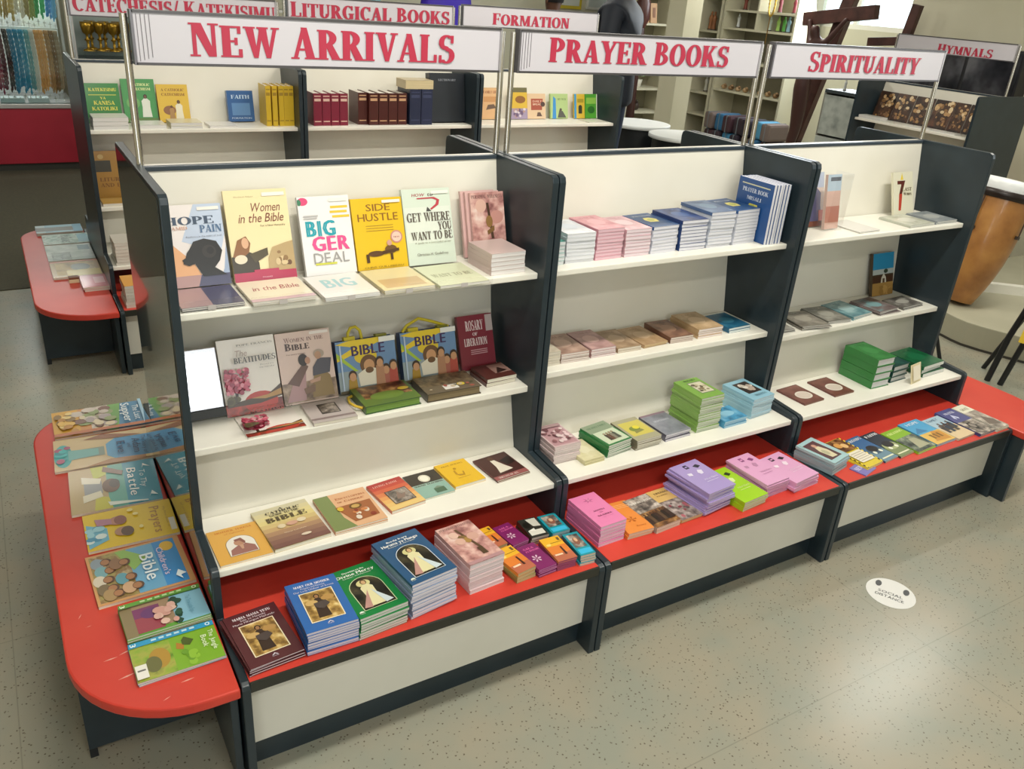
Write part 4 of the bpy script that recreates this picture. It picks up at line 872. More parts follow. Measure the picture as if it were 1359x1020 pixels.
# ------------------------------------------------------------------ red bench, third unit
def leaf(desc, x, y, w, d, h, ang, n, cover, art, pages='#ddd2b8'):
    stack(desc, 'on the right bench', G, x, y, TZ, w, d, h, ang, n, cover, pages, art, name='magazine', cat='magazine', jit=.004, jr=2)
leaf('violet leaflet half under the yellow-edged magazine', 2.142, -.720, .085, .062, .004, 14, 1, '#7c74b4', lines(('NEWS', .5, .3, '#d9d2ea', .1, .7, 'serif')))
leaf('yellow and black edged magazine', 2.182, -.694, .100, .190, .011, 6, 2, '#d9c23c', yellowm)
leaf('blue magazine with a dark car, left of two', 2.290, -.688, .086, .172, .007, 6, 1, '#2f5578', carc('#3a6a9a', '#6b8c9c', '#3f5a70', 'ROADS'))
leaf('charcoal magazine with a dark car, right of two', 2.374, -.690, .088, .172, .008, 5, 1, '#26303a', carc('#2a3844', '#7a8a5c', '#a7b07c', 'FAITH'))
leaf('green-topped Creation magazine', 2.466, -.697, .118, .158, .010, 5, 2, '#86b42f', greend)
leaf('sky blue and sand Hope magazine', 2.588, -.690, .122, .170, .011, 2, 2, '#4da3cf', beachc)
leaf('pale magazine with rows of people', 2.716, -.697, .112, .160, .010, 3, 2, '#c9c4b0', peoplec)
leaf('violet Prayer magazine', 2.832, -.712, .104, .196, .013, 2, 3, '#4c4f86', purplec)
leaf('cream and grey Grace magazine at the far right', 2.940, -.716, .080, .196, .016, 3, 3, '#d4cfc0', whitec)

# ------------------------------------------------------------------ lower white shelf, first unit
LZ = .4472
G = 'booklets lying on the lowest shelf under NEW ARRIVALS'
def lb(desc, x, y, w, d, h, ang, n, cover, art, pages='#e2dccb'):
    stack(desc, 'on the lowest shelf', G, x, y, LZ, w, d, h, ang, n, cover, pages, art)
lb('orange Mother Teresa booklet', .027, -.462, .129, .150, .006, 1, 1, '#dca850', nunc)
lb('A Catholic Guide to the Bible booklet', .160, -.460, .150, .182, .011, 4, 1, '#c9b27c', guidec)
lb('peach and green Encyclopedia booklet', .320, -.452, .148, .168, .012, 2, 2, '#c78a5c', ecyc)
lb('red to yellow Living Faith booklet', .490, -.424, .108, .146, .010, 7, 1, '#c8643c', redy)
lb('pale teal and brown booklet', .594, -.400, .104, .130, .006, 3, 1, '#8fb3a6', tealc)
lb('yellow Pray Always booklet', .704, -.385, .104, .128, .010, 4, 1, '#e2b626', yelc)
lb('brown booklet with a white-robed figure', .832, -.404, .118, .130, .008, 6, 2, '#6a3630', whiteman)

# ------------------------------------------------------------------ middle shelf, first unit
MZ = .6842
G = 'books standing on the middle shelf under NEW ARRIVALS'
MS = 'on the middle shelf'
sv = thing('framed_picture', 'bright silver-framed picture with glossy white glass at the left of the middle shelf', 'picture frame', (0, 0, 0))
m = MB(); m.box(0, .098, 0, .160, 0, .012, M('#c4c4c8', .25, .6)); m.build('frame', sv, bevel=.002)
m = MB(); m.box(.011, .087, .017, .149, .012, .0135, M('#e6e6ea', .12, .9)); m.build('glass', sv)
m = MB(); m.box(-.001, .099, -.022, -.0005, -.004, .018, M('#2c2f30', .5)); m.build('base', sv)
sv.rotation_euler = (math.radians(68), 0, 0); sv.location = (.035, -.130, MZ+.025)
standing('cream Beatitudes book with a red tree, standing on the middle shelf', .135, -.158, MZ, .150, .203, .010, 22, '#e2dcd2', art=beat)
standing('pink Women in the Bible book with two figures, on the middle shelf', .290, -.152, MZ, .152, .198, .010, 22, '#d9c0b4', art=wib)
def bible_handle(b, w, h, th, seed, tall):
    m = MB()
    if tall: pts = [(.015, h, .5*th), (.03, h+.018, .5*th), (.07, h+.035, .5*th), (.11, h+.022, .5*th), (.15, h+.006, .5*th), (.165, h, .5*th)]
    else: pts = [(.045, h, .5*th), (.046, h+.02, .5*th), (.055, h+.034, .5*th), (.07, h+.036, .5*th), (.082, h+.024, .5*th), (.085, h, .5*th)]
    m.tube(pts, .0045, M('#c4b322', .5), 8)
    m.box(.03, .062, h-.003, h+.010, .2*th, .8*th, M('#c4b322', .5)); m.box(.125, .158, h-.003, h+.007, .2*th, .8*th, M('#7c7a1c', .5))
    m.build('carry_handle', b)
b1 = standing("left of two children's Bibles with yellow carry handles", .449, -.150, MZ, .178, .148, .030, 17, '#27406a', art=bibc, hard=True)
bible_handle(b1, .178, .148, .030, 1, False)
b2 = standing("right of two children's Bibles with yellow carry handles", .645, -.150, MZ, .178, .148, .030, 17, '#27406a', art=bibc, hard=True)
bible_handle(b2, .178, .148, .030, 2, True)
standing('maroon Rosary of Liberation book at the right of the middle shelf', .846, -.132, MZ, .120, .168, .014, 20, '#7c2432', art=rosaryc)
G = 'books lying on the middle shelf under NEW ARRIVALS'
def mbk(desc, x, y, w, d, h, ang, n, cover, art, pages='#e2dccb', hard=False):
    return stack(desc, 'on the middle shelf', G, x, y, MZ, w, d, h, ang, n, cover, pages, art, hard=hard, name='book', cat='book')
mbk('Beatitudes book lying flat', .154, -.284, .154, .120, .005, 2, 1, '#e2dcd2', lambda A: beat(A, True))
mbk('grey-brown book lying flat', .326, -.285, .121, .120, .010, -1, 1, '#b9aeaa', greyflat)
gb = mbk('green picture Bible lying flat', .474, -.275, .168, .118, .025, 1, 1, '#3c5a34', gbible, '#7a9a4c', True)
m = MB(); m.tube([(.0, .02, .012), (-.016, .035, .014), (-.022, .06, .014), (-.016, .09, .014), (0, .10, .012)], .004, M('#cfae3a', .5), 8); m.build('carry_handle', gb)
mbk('brown picture Bible lying flat', .660, -.274, .172, .112, .027, -1, 1, '#4a4234', bbible, '#8a7a5c', True)
mbk('small brown booklet', .868, -.248, .104, .098, .025, 2, 2, '#5a302a', smallbrown)

# ------------------------------------------------------------------ upper shelf, first unit
UZ = 1.0402
def stand(x, w, yf, label, lab=True):
    t = thing('acrylic_stand', label, 'book stand', (x, 0, UZ), 0, 'clear acrylic book stands')
    m = MB(); m.box(0, w, yf+.004, -.085, 0, .002, CLEAR); m.build('base', t)
    m = MB(); m.box(0, w, yf, yf+.003, 0 if yf > -.287 else -.004, .026, CLEAR)
    lp = m.build('front_lip', t)
    m = MB(); m.prism([(-.095, .002), (-.092, .002), (-.044, .165), (-.047, .165)], 'x', 0.01, w-.01, CLEAR); m.build('back_rest', t)
    if lab:
        m = MB(); m.box(w*.40, w*.52, yf-.0008, yf-.0002, .003, .014, M('#b9b4b0', .5)); m.build('price_label', lp)
    return t
AS = [(.026, .150, -.285, 'leftmost clear acrylic stand, holding the Hope Amid Pain book'), (.182, .162, -.302, 'clear acrylic stand under the cream Women in the Bible book'), (.350, .150, -.327, 'clear acrylic stand holding the Bigger Deal book'),
      (.504, .150, -.328, 'clear acrylic stand holding the yellow Side Hustle book'), (.656, .160, -.332, 'clear acrylic stand holding the How To Get Where You Want To Be book')]
for a in AS: stand(*a)
UB_ = UZ+.0022
standing('Hope Amid Pain book with a dark head profile on the upper shelf', .036, -.128, UB_, .142, .198, .012, 19, '#e4dcd8', art=hope)
standing('tall cream Women in the Bible book on the upper shelf', .186, -.132, UB_, .157, .226, .014, 18, '#e9d9a8', art=womenc)
standing('white Bigger Deal book with turquoise and pink letters', .367, -.140, UB_, .138, .203, .014, 19, '#e7e5e3', art=bigger)
standing('yellow Side Hustle book', .510, -.138, UB_, .146, .190, .014, 19, '#e0b81c', art=hustle, )
standing('pale green How To Get Where You Want To Be book', .658, -.140, UB_, .146, .208, .014, 19, '#cfdacb', art=howto)
for i, l in enumerate(('front copy of the clasped-hands books standing at the right of the upper shelf', 'middle copy of the clasped-hands books standing at the right of the upper shelf', 'rear copy of the clasped-hands books standing at the right of the upper shelf')):
    standing(l, .868-.009*i, -.132+.0125*i, UZ, .110, .190, .0105, 16, '#d3aeaa', art=popec if i == 0 else None, group='clasped-hands books on the upper shelf')
G = 'books lying on the upper shelf under NEW ARRIVALS'
def ub(desc, where, x, y, w, d, h, ang, n, cover, art=None, pages='#e9e5dc', z=UB_):
    stack(desc, where, G, x, y, z, w, d, h, ang, n, cover, pages, art, name='book', cat='book', jit=.0015, jr=.6)
ub('blue and peach book', 'lying before the Hope Amid Pain book', .030, -.278, .142, .130, .008, 1, 2, '#4a4a66', lambda A: A.P([(0, 0), (.5, 0), (.5, 1), (0, 1)], '#a88a8c'), '#eae6de')
ub('cream Women in the Bible copy', 'lying on the acrylic stand', .186, -.296, .154, .150, .010, 1, 2, '#e6dcc4', lambda A: (A.t('in the Bible', .15, .5, .9, .7, '#a03c4c', 'sans', .2), A.r(0, 0, 1, .12, '#c9a8b0')), '#efece6')
ub('white Bigger Deal copy', 'lying on the acrylic stand', .354, -.321, .142, .165, .010, 1, 2, '#dedbd6', lambda A: A.t('BIG', .2, .4, .8, .8, '#9ac4c8', 'sans', 0, .1), '#efeeec')
ub('pale yellow copy', 'lying before the Side Hustle book', .508, -.322, .142, .165, .011, 1, 2, '#d8ccA0'.lower(), lambda A: A.r(.1, .1, .9, .5, '#c4a87c'), '#efece2')
ub('pale green copy', 'lying before the How To book', .662, -.326, .148, .165, .008, 1, 1, '#cfd4b4', lambda A: A.t('WANT TO BE', .1, .4, .9, .55, '#9a9a7c', 'serif'), '#eeece4')
ub('clasped-hands book', 'at the right end of the upper shelf', .845, -.268, .112, .130, .062, 2, 5, '#c9b4b0', None, '#eae6e4', UZ)

# ------------------------------------------------------------------ second unit, upper shelf
G = 'booklets stacked on the upper shelf under PRAYER BOOKS'
def u2(desc, where, x, w, h, n, cover, pages, art, ang=0, d=.150, y=-.240, low=None):
    stack(desc, where+' on the upper shelf', G, x, y, UZ, w, d, h, ang, n, cover, pages, art, low=low, jit=.002, jr=1.0)
u2('teal-topped white booklet', 'at the left end', 1.037, .070, .070, 6, '#2a8a7c', '#dfe2e4', toned('#1f7a6c', '#3c9a8a', '#7cc0b0', 80), -1, low='#7cb0a8')
u2('white-edged booklet', 'second pile from the left', 1.112, .102, .090, 8, '#d4d6da', '#e3e4e8', toned('#b8bcc4', '#d0d4da', '#c4ccd8', 81), -1)
u2('pink booklet', 'third pile from the left', 1.222, .102, .095, 9, '#c98a94', '#e0bcc6', toned('#b06a78', '#c98a94', '#d8a4ac', 82), 2, low='#d49aa6')
u2('pale pink booklet', 'between the pink and blue piles', 1.330, .100, .086, 8, '#cda4ac', '#e4d4da', toned('#b88a94', '#cda4ac', '#dcc0c6', 83), 1)
u2('blue yellow-emblem prayer book', 'in the middle', 1.436, .110, .087, 8, '#2a4f80', '#e0dfe6', emblem, 4, low='#c4c8d4')
u2('navy-topped booklet', 'right of the middle', 1.552, .112, .098, 9, '#1d3468', '#e0e0e8', toned('#1a2c58', '#24407a', '#3a5a94', 84), 1, low='#2c4474')
u2('slate blue booklet', 'second pile from the right', 1.672, .108, .117, 11, '#4a6288', '#dedee4', toned('#3c5478', '#4a6288', '#64809c', 85), 1, low='#c0c6d2')
u2('royal blue emblem booklet', 'tallest right-hand pile', 1.788, .110, .116, 11, '#2f5486', '#dcdce2', emblem, 5, low='#c9ccd6')
G = 'blue missals standing at the right of the upper shelf'
for i, l in enumerate(('blue-covered missal facing left, foremost of the standing row', 'second of the standing blue missals, right of the foremost', 'third of the standing blue missals', 'fourth of the standing blue missals', 'fifth of the standing blue missals', 'sixth standing blue missal, nearest the side panel')):
    b = book('missal', l, 'book', G, .160, .200, .0115, '#1b4a86', '#e4e4ea', dblue if i == 0 else None)
    b.rotation_euler = (Matrix.Rotation(-PI/2, 4, 'Z') @ Matrix.Rotation(PI/2, 4, 'X')).to_euler()
    b.location = (1.914+.0125*i, -.110-.002*(i % 3), UZ)
G = 'thin brown booklets on the middle shelf under PRAYER BOOKS'
M2 = .7162
def m2(desc, where, x, w, h, n, cover, pages, art, ang=0, d=.150, y=-.246):
    stack(desc, where+' on the middle shelf', G, x, y, M2, w, d, h, ang, n, cover, pages, art, jit=.002, jr=1.5)
m2('cream booklet', 'at the left end', 1.038, .088, .046, 5, '#cfc4b0', '#dcd4c4', toned('#b8a98e', '#cfc4b0', '#dcd2c0', 90), -1)
m2('brown-covered booklet', 'second pile from the left', 1.130, .104, .032, 5, '#a98a7c', '#e2d9d2', toned('#8e6c5e', '#b0907f', '#caa998', 91), -2)
m2('rosy brown booklet', 'third pile from the left', 1.246, .096, .030, 4, '#b08a88', '#e2d6d4', toned('#95706c', '#b08a88', '#cba6a0', 92), -1)
m2('thin tan booklet', 'fourth pile from the left', 1.353, .094, .017, 2, '#a08568', '#dcd2c2', toned('#86694c', '#a08568', '#bda184', 93), -2)
m2('tan booklet with pale edges', 'in the middle', 1.464, .104, .012, 2, '#b0906c', '#cdb48c', toned('#98784f', '#b0906c', '#c7aa88', 94), 2)
m2('dark brown booklet', 'right of the middle', 1.576, .098, .022, 3, '#7a5442', '#dccfc4', toned('#4a3026', '#7a5442', '#a07860', 95), -2)
m2('beige booklet', 'second pile from the right', 1.700, .112, .034, 4, '#b89a74', '#e8ddd8', toned('#a08258', '#b89a74', '#d0b490', 96), -1)
m2('teal blue booklet', 'at the right end', 1.845, .108, .018, 2, '#1f5f80', '#dce4e2', toned('#16506c', '#1f5f80', '#3a7d9a', 97), 2, .13)
G = 'booklets stacked on the lowest shelf under PRAYER BOOKS'
def l2(desc, where, x, y, w, d, h, ang, n, cover, pages, art, low=None):
    stack(desc, where+' on the lowest shelf', G, x, y, LZ, w, d, h, ang, n, cover, pages, art, low=low, jit=.002, jr=1.5)
l2('pink floral card booklet', 'at the left end', 1.040, -.386, .098, .130, .063, 0, 9, '#c9aeb0', '#dcd0cc', mascard('#b48a90', '#e2c4c8'), '#d4c0c0')
l2('cream booklet', 'half under the green stack', 1.128, -.428, .078, .120, .017, 2, 2, '#d4cda4', '#cfc69c', toned('#c4bc8c', '#d4cda4', '#e2dcbc', 100))
l2('green Holy Family booklet', 'left of the middle', 1.224, -.420, .104, .135, .045, 8, 6, '#2f7a44', '#d8d6cc', wreath)
l2('yellow and grey booklet', 'in the middle', 1.338, -.420, .104, .138, .036, 2, 5, '#77705c', '#d6d0c0', yelflower)
l2('grey Meditations booklet', 'right of the middle', 1.468, -.411, .112, .140, .025, 2, 3, '#5c5a68', '#d4d0d8', greyplain)
l2('green rosary booklet', 'in the tallest pile', 1.606, -.407, .104, .142, .130, 1, 16, '#7da84a', '#cfd2c4', greenpic, '#86ac58')
l2('small sky blue booklet', 'beside the tall green pile', 1.722, -.422, .110, .090, .026, 2, 3, '#4a94bc', '#a9cbdc', toned('#2c5a7a', '#4a94bc', '#8cc0d8', 101))
l2('pale blue novena booklet', 'at the right end', 1.862, -.407, .112, .145, .076, 5, 10, '#8fbdd0', '#bccfd8', bluepic, '#9cc4d2')

# ------------------------------------------------------------------ third unit
standing('book of a blue-robed figure at the left of the upper shelf', 2.242, -.150, UZ, .100, .195, .012, 15, '#b9a9a0', art=lambda A: (A.r(0, 0, 1, 1, '#c9b8ac'), A.r(0, .72, 1, 1, '#a9b4c8'), A.fig(.52, .04, .80, '#5a5a80', '#8a5a44', '#caa55a', .36), A.r(0, 0, 1, .1, '#7a4a3a'), A.r(.7, .1, .98, .3, '#c4685a')))
bb = standing('pink and blue book in a clear box on the upper shelf', 2.290, -.196, UZ+.002, .074, .195, .012, 10, '#d4b4a8', art=lambda A: (A.r(0, 0, 1, 1, '#d0a898'), A.r(0, .7, 1, 1, '#a9bccb'), A.r(0, .12, 1, .42, '#b4705c'), A.r(.2, .88, .95, .95, '#3a3f4c')))
cb = thing('acrylic_box', 'clear acrylic box around the narrow pink and blue book', 'display box', (2.284, -.205, UZ))
m = MB(); m.box(0, .086, -.005, -.003, 0, .205, CLEAR); m.build('front_pane', cb)
m = MB(); m.box(-.002, 0, -.005, .075, 0, .205, CLEAR); m.build('side_pane', cb)
m = MB(); m.box(.086, .088, -.005, .075, 0, .205, CLEAR); m.build('side_pane', cb)
stack('white leaflet', 'lying at the left of the upper shelf, SPIRITUALITY unit', 'leaflets on the upper shelf', 2.40, -.270, UZ, .120, .15, .006, 2, 2, '#d4d2cc', '#e4e2dc', None)
seven = standing('pale book with a flame and red lettering on the upper shelf', 2.786, -.128, UZ, .124, .172, .010, 18, '#d8d4bc', art=lambda A: (A.r(0, 0, 1, 1, '#d9d6c0'), A.P([(.44, .98), (.36, .82), (.5, .82)], '#e0c63a'), A.P([(.2, .8), (.6, .8), (.42, .48), (.28, .48), (.40, .72), (.2, .72)], '#5a2a22'), A.P([(.28, .5), (.44, .5), (.36, .12), (.24, .12)], '#b4402e'), A.t('Last', .42, .56, .9, .66, '#5c4a2c', 'serif'), A.t('Words', .5, .46, .9, .53, '#5c4a2c', 'serif')))
stack('pale leaflet', 'before the flame book on the upper shelf', 'leaflets on the upper shelf', 2.690, -.274, UZ, .160, .14, .009, 2, 2, '#b9bcae', '#e4e4dc', toned('#a9ac98', '#c4c6b6', '#d8d8cc', 110))
stack('white-edged leaflet', 'at the right end of the upper shelf', 'leaflets on the upper shelf', 2.862, -.270, UZ, .135, .14, .012, 1, 3, '#8a9094', '#e6e6e0', toned('#7a8488', '#a0a6a8', '#b9bcb8', 111))
standing('book of a white hut under a blue sky on the middle shelf', 2.820, -.104, MZ, .136, .180, .016, 14, '#4a3a26', art=lambda A: (A.r(0, .62, 1, 1, '#2f92c4'), A.r(0, .5, 1, .62, '#b9c4c4'), A.r(0, .28, 1, .46, '#4a2e1a'), A.r(0, 0, 1, .3, '#b08a4a'), A.P([(.4, .3), (.66, .3), (.64, .42), (.53, .52), (.42, .42)], '#d9d6c8'), A.r(.48, .3, .58, .40, '#5a4430'), A.e(.62, .57, .1, .05, '#3a4a3a'), A.blobs(.1, .04, .9, .22, ['#c49c58', '#a07a3c'], 8, .08, .14, 12)))
G = 'leaflets on the middle shelf under SPIRITUALITY'
def l3(desc, x, y, w, d, h, ang, n, c, s):
    stack(desc, 'on the middle shelf', G, x, y, MZ, w, d, h, ang, n, c[1], '#d6d4ce', toned(c[0], c[1], c[2], s), name='leaflet', cat='leaflet', jit=.006, jr=4)
l3('grey leaflet at the left end', 2.052, -.262, .115, .150, .012, -4, 3, ('#6a6660', '#8a8680', '#a9a6a0'), 120)
l3('grey-brown leaflet second from the left', 2.205, -.270, .130, .145, .016, -8, 4, ('#5c564e', '#7c766c', '#a09a8e'), 121)
l3('dark grey leaflet left of the teal ones', 2.360, -.262, .120, .150, .012, -5, 3, ('#54524c', '#706e66', '#9a988e'), 122)
l3('teal leaflet', 2.500, -.266, .130, .150, .014, 6, 3, ('#4a7078', '#6a949a', '#98b8ba'), 123)
l3('brown and teal leaflet before the hut book', 2.655, -.270, .130, .140, .016, 4, 4, ('#5a4844', '#7a6e6c', '#7aa0a4'), 124)
l3('dark leaflet at the right end', 2.815, -.262, .140, .100, .012, 3, 3, ('#4c4844', '#6e6a64', '#a4a29a'), 125)
G = 'items on the lowest shelf under SPIRITUALITY'
def plaque(desc, x, y, ang):
    stack(desc, 'on the lowest shelf', G, x, y, LZ, .112, .135, .007, ang, 1, '#6a3c36', '#8a6a5c', lambda A: (A.r(.04, .04, .96, .96, PH(['#5a2e2a', '#74443c', '#8a5a50'], 20, 130)), A.e(.55, .42, .34, .22, '#ded6ca'), A.e(.55, .42, .28, .17, '#d2c4b8')), name='card_plaque', cat='card')
plaque('left maroon card with a white oval', 2.140, -.410, 3)
plaque('right maroon card with a white oval', 2.312, -.405, 1)
stack('thick green hardback', 'on the lowest shelf under SPIRITUALITY', 'green hardbacks', 2.512, -.412, LZ, .106, .160, .126, -1, 4, '#2f7a3a', '#e2e0e2', toned('#256a30', '#2f7a3a', '#3f8a4a', 131), hard=True, name='hardback_book', cat='book', jit=.0015, jr=.6)
stack('dark teal hardback', 'right of the thick green hardbacks', 'dark hardbacks', 2.640, -.405, LZ, .108, .150, .072, 3, 3, '#16453f', '#dcdcdc', toned('#123a36', '#16453f', '#23584f', 132), hard=True, name='hardback_book', cat='book')
stack('deep green paperback', 'at the right end of the lowest shelf', 'deep green paperbacks', 2.820, -.420, LZ, .150, .160, .048, 4, 3, '#0f5a34', '#e6e6e2', toned('#0c4e2c', '#0f5a34', '#1a6a42', 133), name='book', cat='book', jit=.006, jr=5)
cd = thing('price_card', 'cream card leaning before the dark teal hardbacks', 'card', (2.715, -.447, LZ), math.radians(8))
m = MB(); m.prism([(0, 0), (.002, 0), (.022, .075), (.020, .075)], 'x', 0, .078, M('#dccfa8', .6)); m.build('card', cd)
m = MB(); m.prism([(-.002, .012), (-.001, .012), (.0165, .068), (.0155, .068)], 'x', .012, .066, M('#e9e2cc', .6)); m.build('printed_panel', cd)

# ------------------------------------------------------------------ rear row: books
RZ_ = UZ
def spine_book(name, label, group, x, y, z, w, h, th, cover, bands='#d9b77a', rz=0, pages='#e2dcd0'):
    """stands upright with its spine toward the front; (x, y) is the left end of the spine"""
    b = book(name, label, 'book', group, w, h, th, cover, pages, hard=True)
    m = MB(); m.box(-.0005, -.0001, .03*h, .97*h, th*.08, th*.92, M(cover, .38))
    for v0, v1 in ((.90, .93), (.76, .84), (.12, .15)):
        m.box(-.0009, -.0004, v0*h, v1*h, th*.12, th*.88, M(bands, .4))
    m.build('spine_print', b)
    R = Matrix.Rotation(rz, 4, 'Z') @ Matrix(((0, 0, 1, 0), (1, 0, 0, 0), (0, 1, 0, 0), (0, 0, 0, 1)))
    b.rotation_euler = R.to_euler(); b.location = (x, y, z); return b
YB = 2.345
standing('green Katekisimu book at the left of the rear upper shelf', .122, YB, UZ, .150, .180, .02, 12, '#1f7a2c', art=lambda A: (A.t('KATEKISIMU', .12, .80, .92, .88, '#d6d24a', 'serif'), A.r(.1, .70, .9, .715, '#d6d24a'), A.t('YA', .42, .60, .58, .66, '#d6d24a', 'serif'), A.t('KANISA', .22, .46, .82, .56, '#d6d24a', 'serif'), A.t('KATOLIKI', .15, .32, .88, .41, '#d6d24a', 'serif')))
standing('green catechism book with a white-robed figure on the rear upper shelf', .285, YB+.01, UZ, .150, .200, .02, 12, '#3f8f4c', art=lambda A: (A.t('A CATHOLIC', .2, .84, .86, .90, '#d9e2a0', 'serif'), A.t('CATECHISM', .2, .74, .86, .80, '#d9e2a0', 'serif'), A.e(.3, .45, .2, .14, '#6aa45c'), A.fig(.68, .12, .52, '#d9dcd0', '#6a4a34', '#2a1e16', .34), A.r(0, 0, 1, .1, '#5a7a3c')))
standing('yellow Catholic Catechism book on the rear upper shelf', .440, YB, UZ, .145, .178, .02, 12, '#d6b13a', art=lambda A: (A.t('A CATHOLIC', .14, .82, .88, .89, '#8a5a1c', 'serif'), A.t('CATECHISM', .14, .70, .88, .77, '#8a5a1c', 'serif'), A.e(.35, .32, .2, .12, '#8a5c3c'), A.fig(.66, .08, .50, '#e2dcc4', '#6a4a34', '#2a1e16', .34), A.fig(.42, .1, .34, '#a8804c', '#6a4a34', '#2a1e16', .34)))
G = 'white-edged books lying on the rear upper shelf'
stack('white-edged book', 'before the green Katekisimu book', G, .125, 2.180, UZ, .150, .130, .055, 0, 3, '#d8d8d2', '#e8e6e2', name='book', cat='book')
stack('white-edged book', 'before the green catechism', G, .300, 2.185, UZ, .140, .130, .020, 0, 1, '#d8d8d2', '#e8e6e2', name='book', cat='book')
stack('white-edged book', 'before the yellow catechism', G, .460, 2.182, UZ, .145, .130, .028, 0, 2, '#d0c9a8', '#e8e6e2', name='book', cat='book')
stack('thin white-edged book', 'beside the blue book, rear shelf', G, .640, 2.185, UZ, .13, .13, .012, 0, 1, '#dcdad4', '#e8e6e2', name='book', cat='book')
standing('blue book with pale lettering on the rear upper shelf', .772, YB, UZ, .130, .150, .03, 10, '#2a5a94', art=lambda A: (A.t('FAITH', .15, .74, .85, .86, '#b9cfe6', 'serif'), A.r(.15, .2, .85, .6, '#5a86b8'), A.t('FORMATION', .12, .08, .88, .14, '#c4d4e6')))
G = 'yellow books standing on the rear upper shelf'
for i in range(5):
    o_ = spine_book('book', ('yellow book with its spine out, left of the blue-spined gap', 'yellow book beside the leftmost yellow one', 'middle yellow book of the rear row', 'yellow book right of the middle one', 'rightmost yellow book by the rear side panel')[i], G, .930+(0, .033, .066, .092, .117)[i], 2.225, UZ, .13, .195, .025, '#d6b32c', '#a5842a')
G = 'maroon volumes on the rear upper shelf'
for i in range(4):
    spine_book('volume', ('leftmost maroon volume with gilt spine on the rear shelf', 'second maroon volume with gilt spine on the rear shelf', 'third maroon volume with gilt spine on the rear shelf', 'rightmost maroon volume with gilt spine on the rear shelf')[i], G, 1.172+.0475*i, 2.215, UZ, .12, .162, .045, '#7c1f36', '#d9b7a8')
G = 'brown leather volumes on the rear upper shelf'
for i in range(5):
    spine_book('volume', ('leftmost dark brown leather volume, leaning side showing', 'second dark brown leather volume', 'third dark brown leather volume', 'fourth dark brown leather volume', 'rightmost dark brown leather volume by the navy ones')[i], G, 1.424+.0555*i, 2.215+(.02 if i == 0 else 0), UZ, .14, .165, .052, '#4a1d18', '#c9a07a')
spine_book('volume', 'thick navy volume under the cream box', 'navy volumes on the rear upper shelf', 1.712, 2.205, UZ, .17, .188, .066, '#232a44', '#3a4260')
spine_book('volume', 'thick navy volume, right of two under the cream box', 'navy volumes on the rear upper shelf', 1.782, 2.205, UZ, .17, .188, .066, '#262d48', '#3a4260')
bx_ = book('book', 'cream-edged thick book lying across the navy volumes', 'book', None, .166, .13, .045, '#b8a883', '#d9c9a0'); bx_.location = (1.688, 2.21, UZ+.1885)
t = book('binder', 'large black-blue binder standing right of the navy volumes', 'binder', None, .220, .262, .05, '#20252c', '#3a3f46', lambda A: A.t('LECTIONARY', .25, .84, .75, .88, '#8a8f98', 'serif'), True)
t.rotation_euler = (math.radians(82), 0, 0); t.location = (1.862, 2.30, UZ)
def rb(desc, x, w, h, cover, art, th=.015): standing(desc, x, YB, UZ, w, h, th, 12, cover, art=art)
rb('tan picture book at the left of the FORMATION shelf', 2.235, .138, .180, '#d0a878', lambda A: (A.r(.05, .05, .95, .95, '#d6ab7c'), A.t('FAMILY LIFE', .2, .82, .9, .90, '#8a4a2c', 'serif'), A.r(.2, .55, .9, .72, '#c4905c'), A.P([(.3, .3), (.8, .36), (.7, .48), (.4, .46)], '#6a5444')))
rb('yellow book with a crowd of people, FORMATION shelf', 2.445, .122, .182, '#c9a12c', lambda A: (A.r(0, .85, 1, 1, '#6a6440'), A.r(0, .3, 1, .85, '#d0ab34'), A.e(.6, .62, .3, .12, '#8a5a24'), A.r(0, 0, 1, .34, '#9a8aa4'), A.blobs(.1, .08, .9, .34, ['#d0c4c9', '#6a5474', '#b08c84'], 14, .06, .1, 201)))
rb('tan book with a red-brown shape, FORMATION shelf', 2.568, .132, .148, '#d6b894', lambda A: (A.P([(.2, .35), (.8, .35), (.86, .8), (.2, .8)], '#a04a30'), A.t('DAILY', .3, .66, .8, .74, '#e6cdb4'), A.t('BREAD', .3, .54, .8, .62, '#e6cdb4'), A.e(.85, .58, .12, .1, '#4a3024'), A.P([(.5, .1), (.8, .1), (.7, .26), (.55, .26)], '#5a4030')))
rb('pale green and blue book with a seated figure', 2.738, .130, .148, '#a9c07c', lambda A: (A.P([(.1, 0), (.32, 0), (.3, .8), (.16, .9)], '#2f86c4'), A.t('MY WAY', .4, .74, .9, .82, '#5c7a3c', 'serif'), A.P([(.4, .04), (.9, .04), (.7, .3), (.5, .34)], '#4c4a3c'), A.e(.58, .36, .07, .06, '#4a3a2c')))
rb('blue-edged yellow book with a dark arch', 2.918, .080, .148, '#d2b23c', lambda A: (A.r(0, 0, .2, 1, '#2d8fc0'), A.arch(.4, .2, .75, .55, '#3a3a24'), A.r(.3, .65, .9, .8, '#a5932c')))
rb('bright green book at the right of the FORMATION shelf', 3.002, .094, .148, '#4f9a34', lambda A: (A.r(.1, .6, .9, .85, '#86b84c'), A.e(.5, .35, .3, .15, '#2f6a2a'), A.r(.93, 0, 1, 1, '#d9e0cc')))
stack('thin pale leaflet', 'lying before the standing books, FORMATION shelf', 'leaflets on the FORMATION shelf', 2.92, 2.182, UZ, .15, .12, .006, 1, 1, '#d8d4c6', '#e2e0d8')
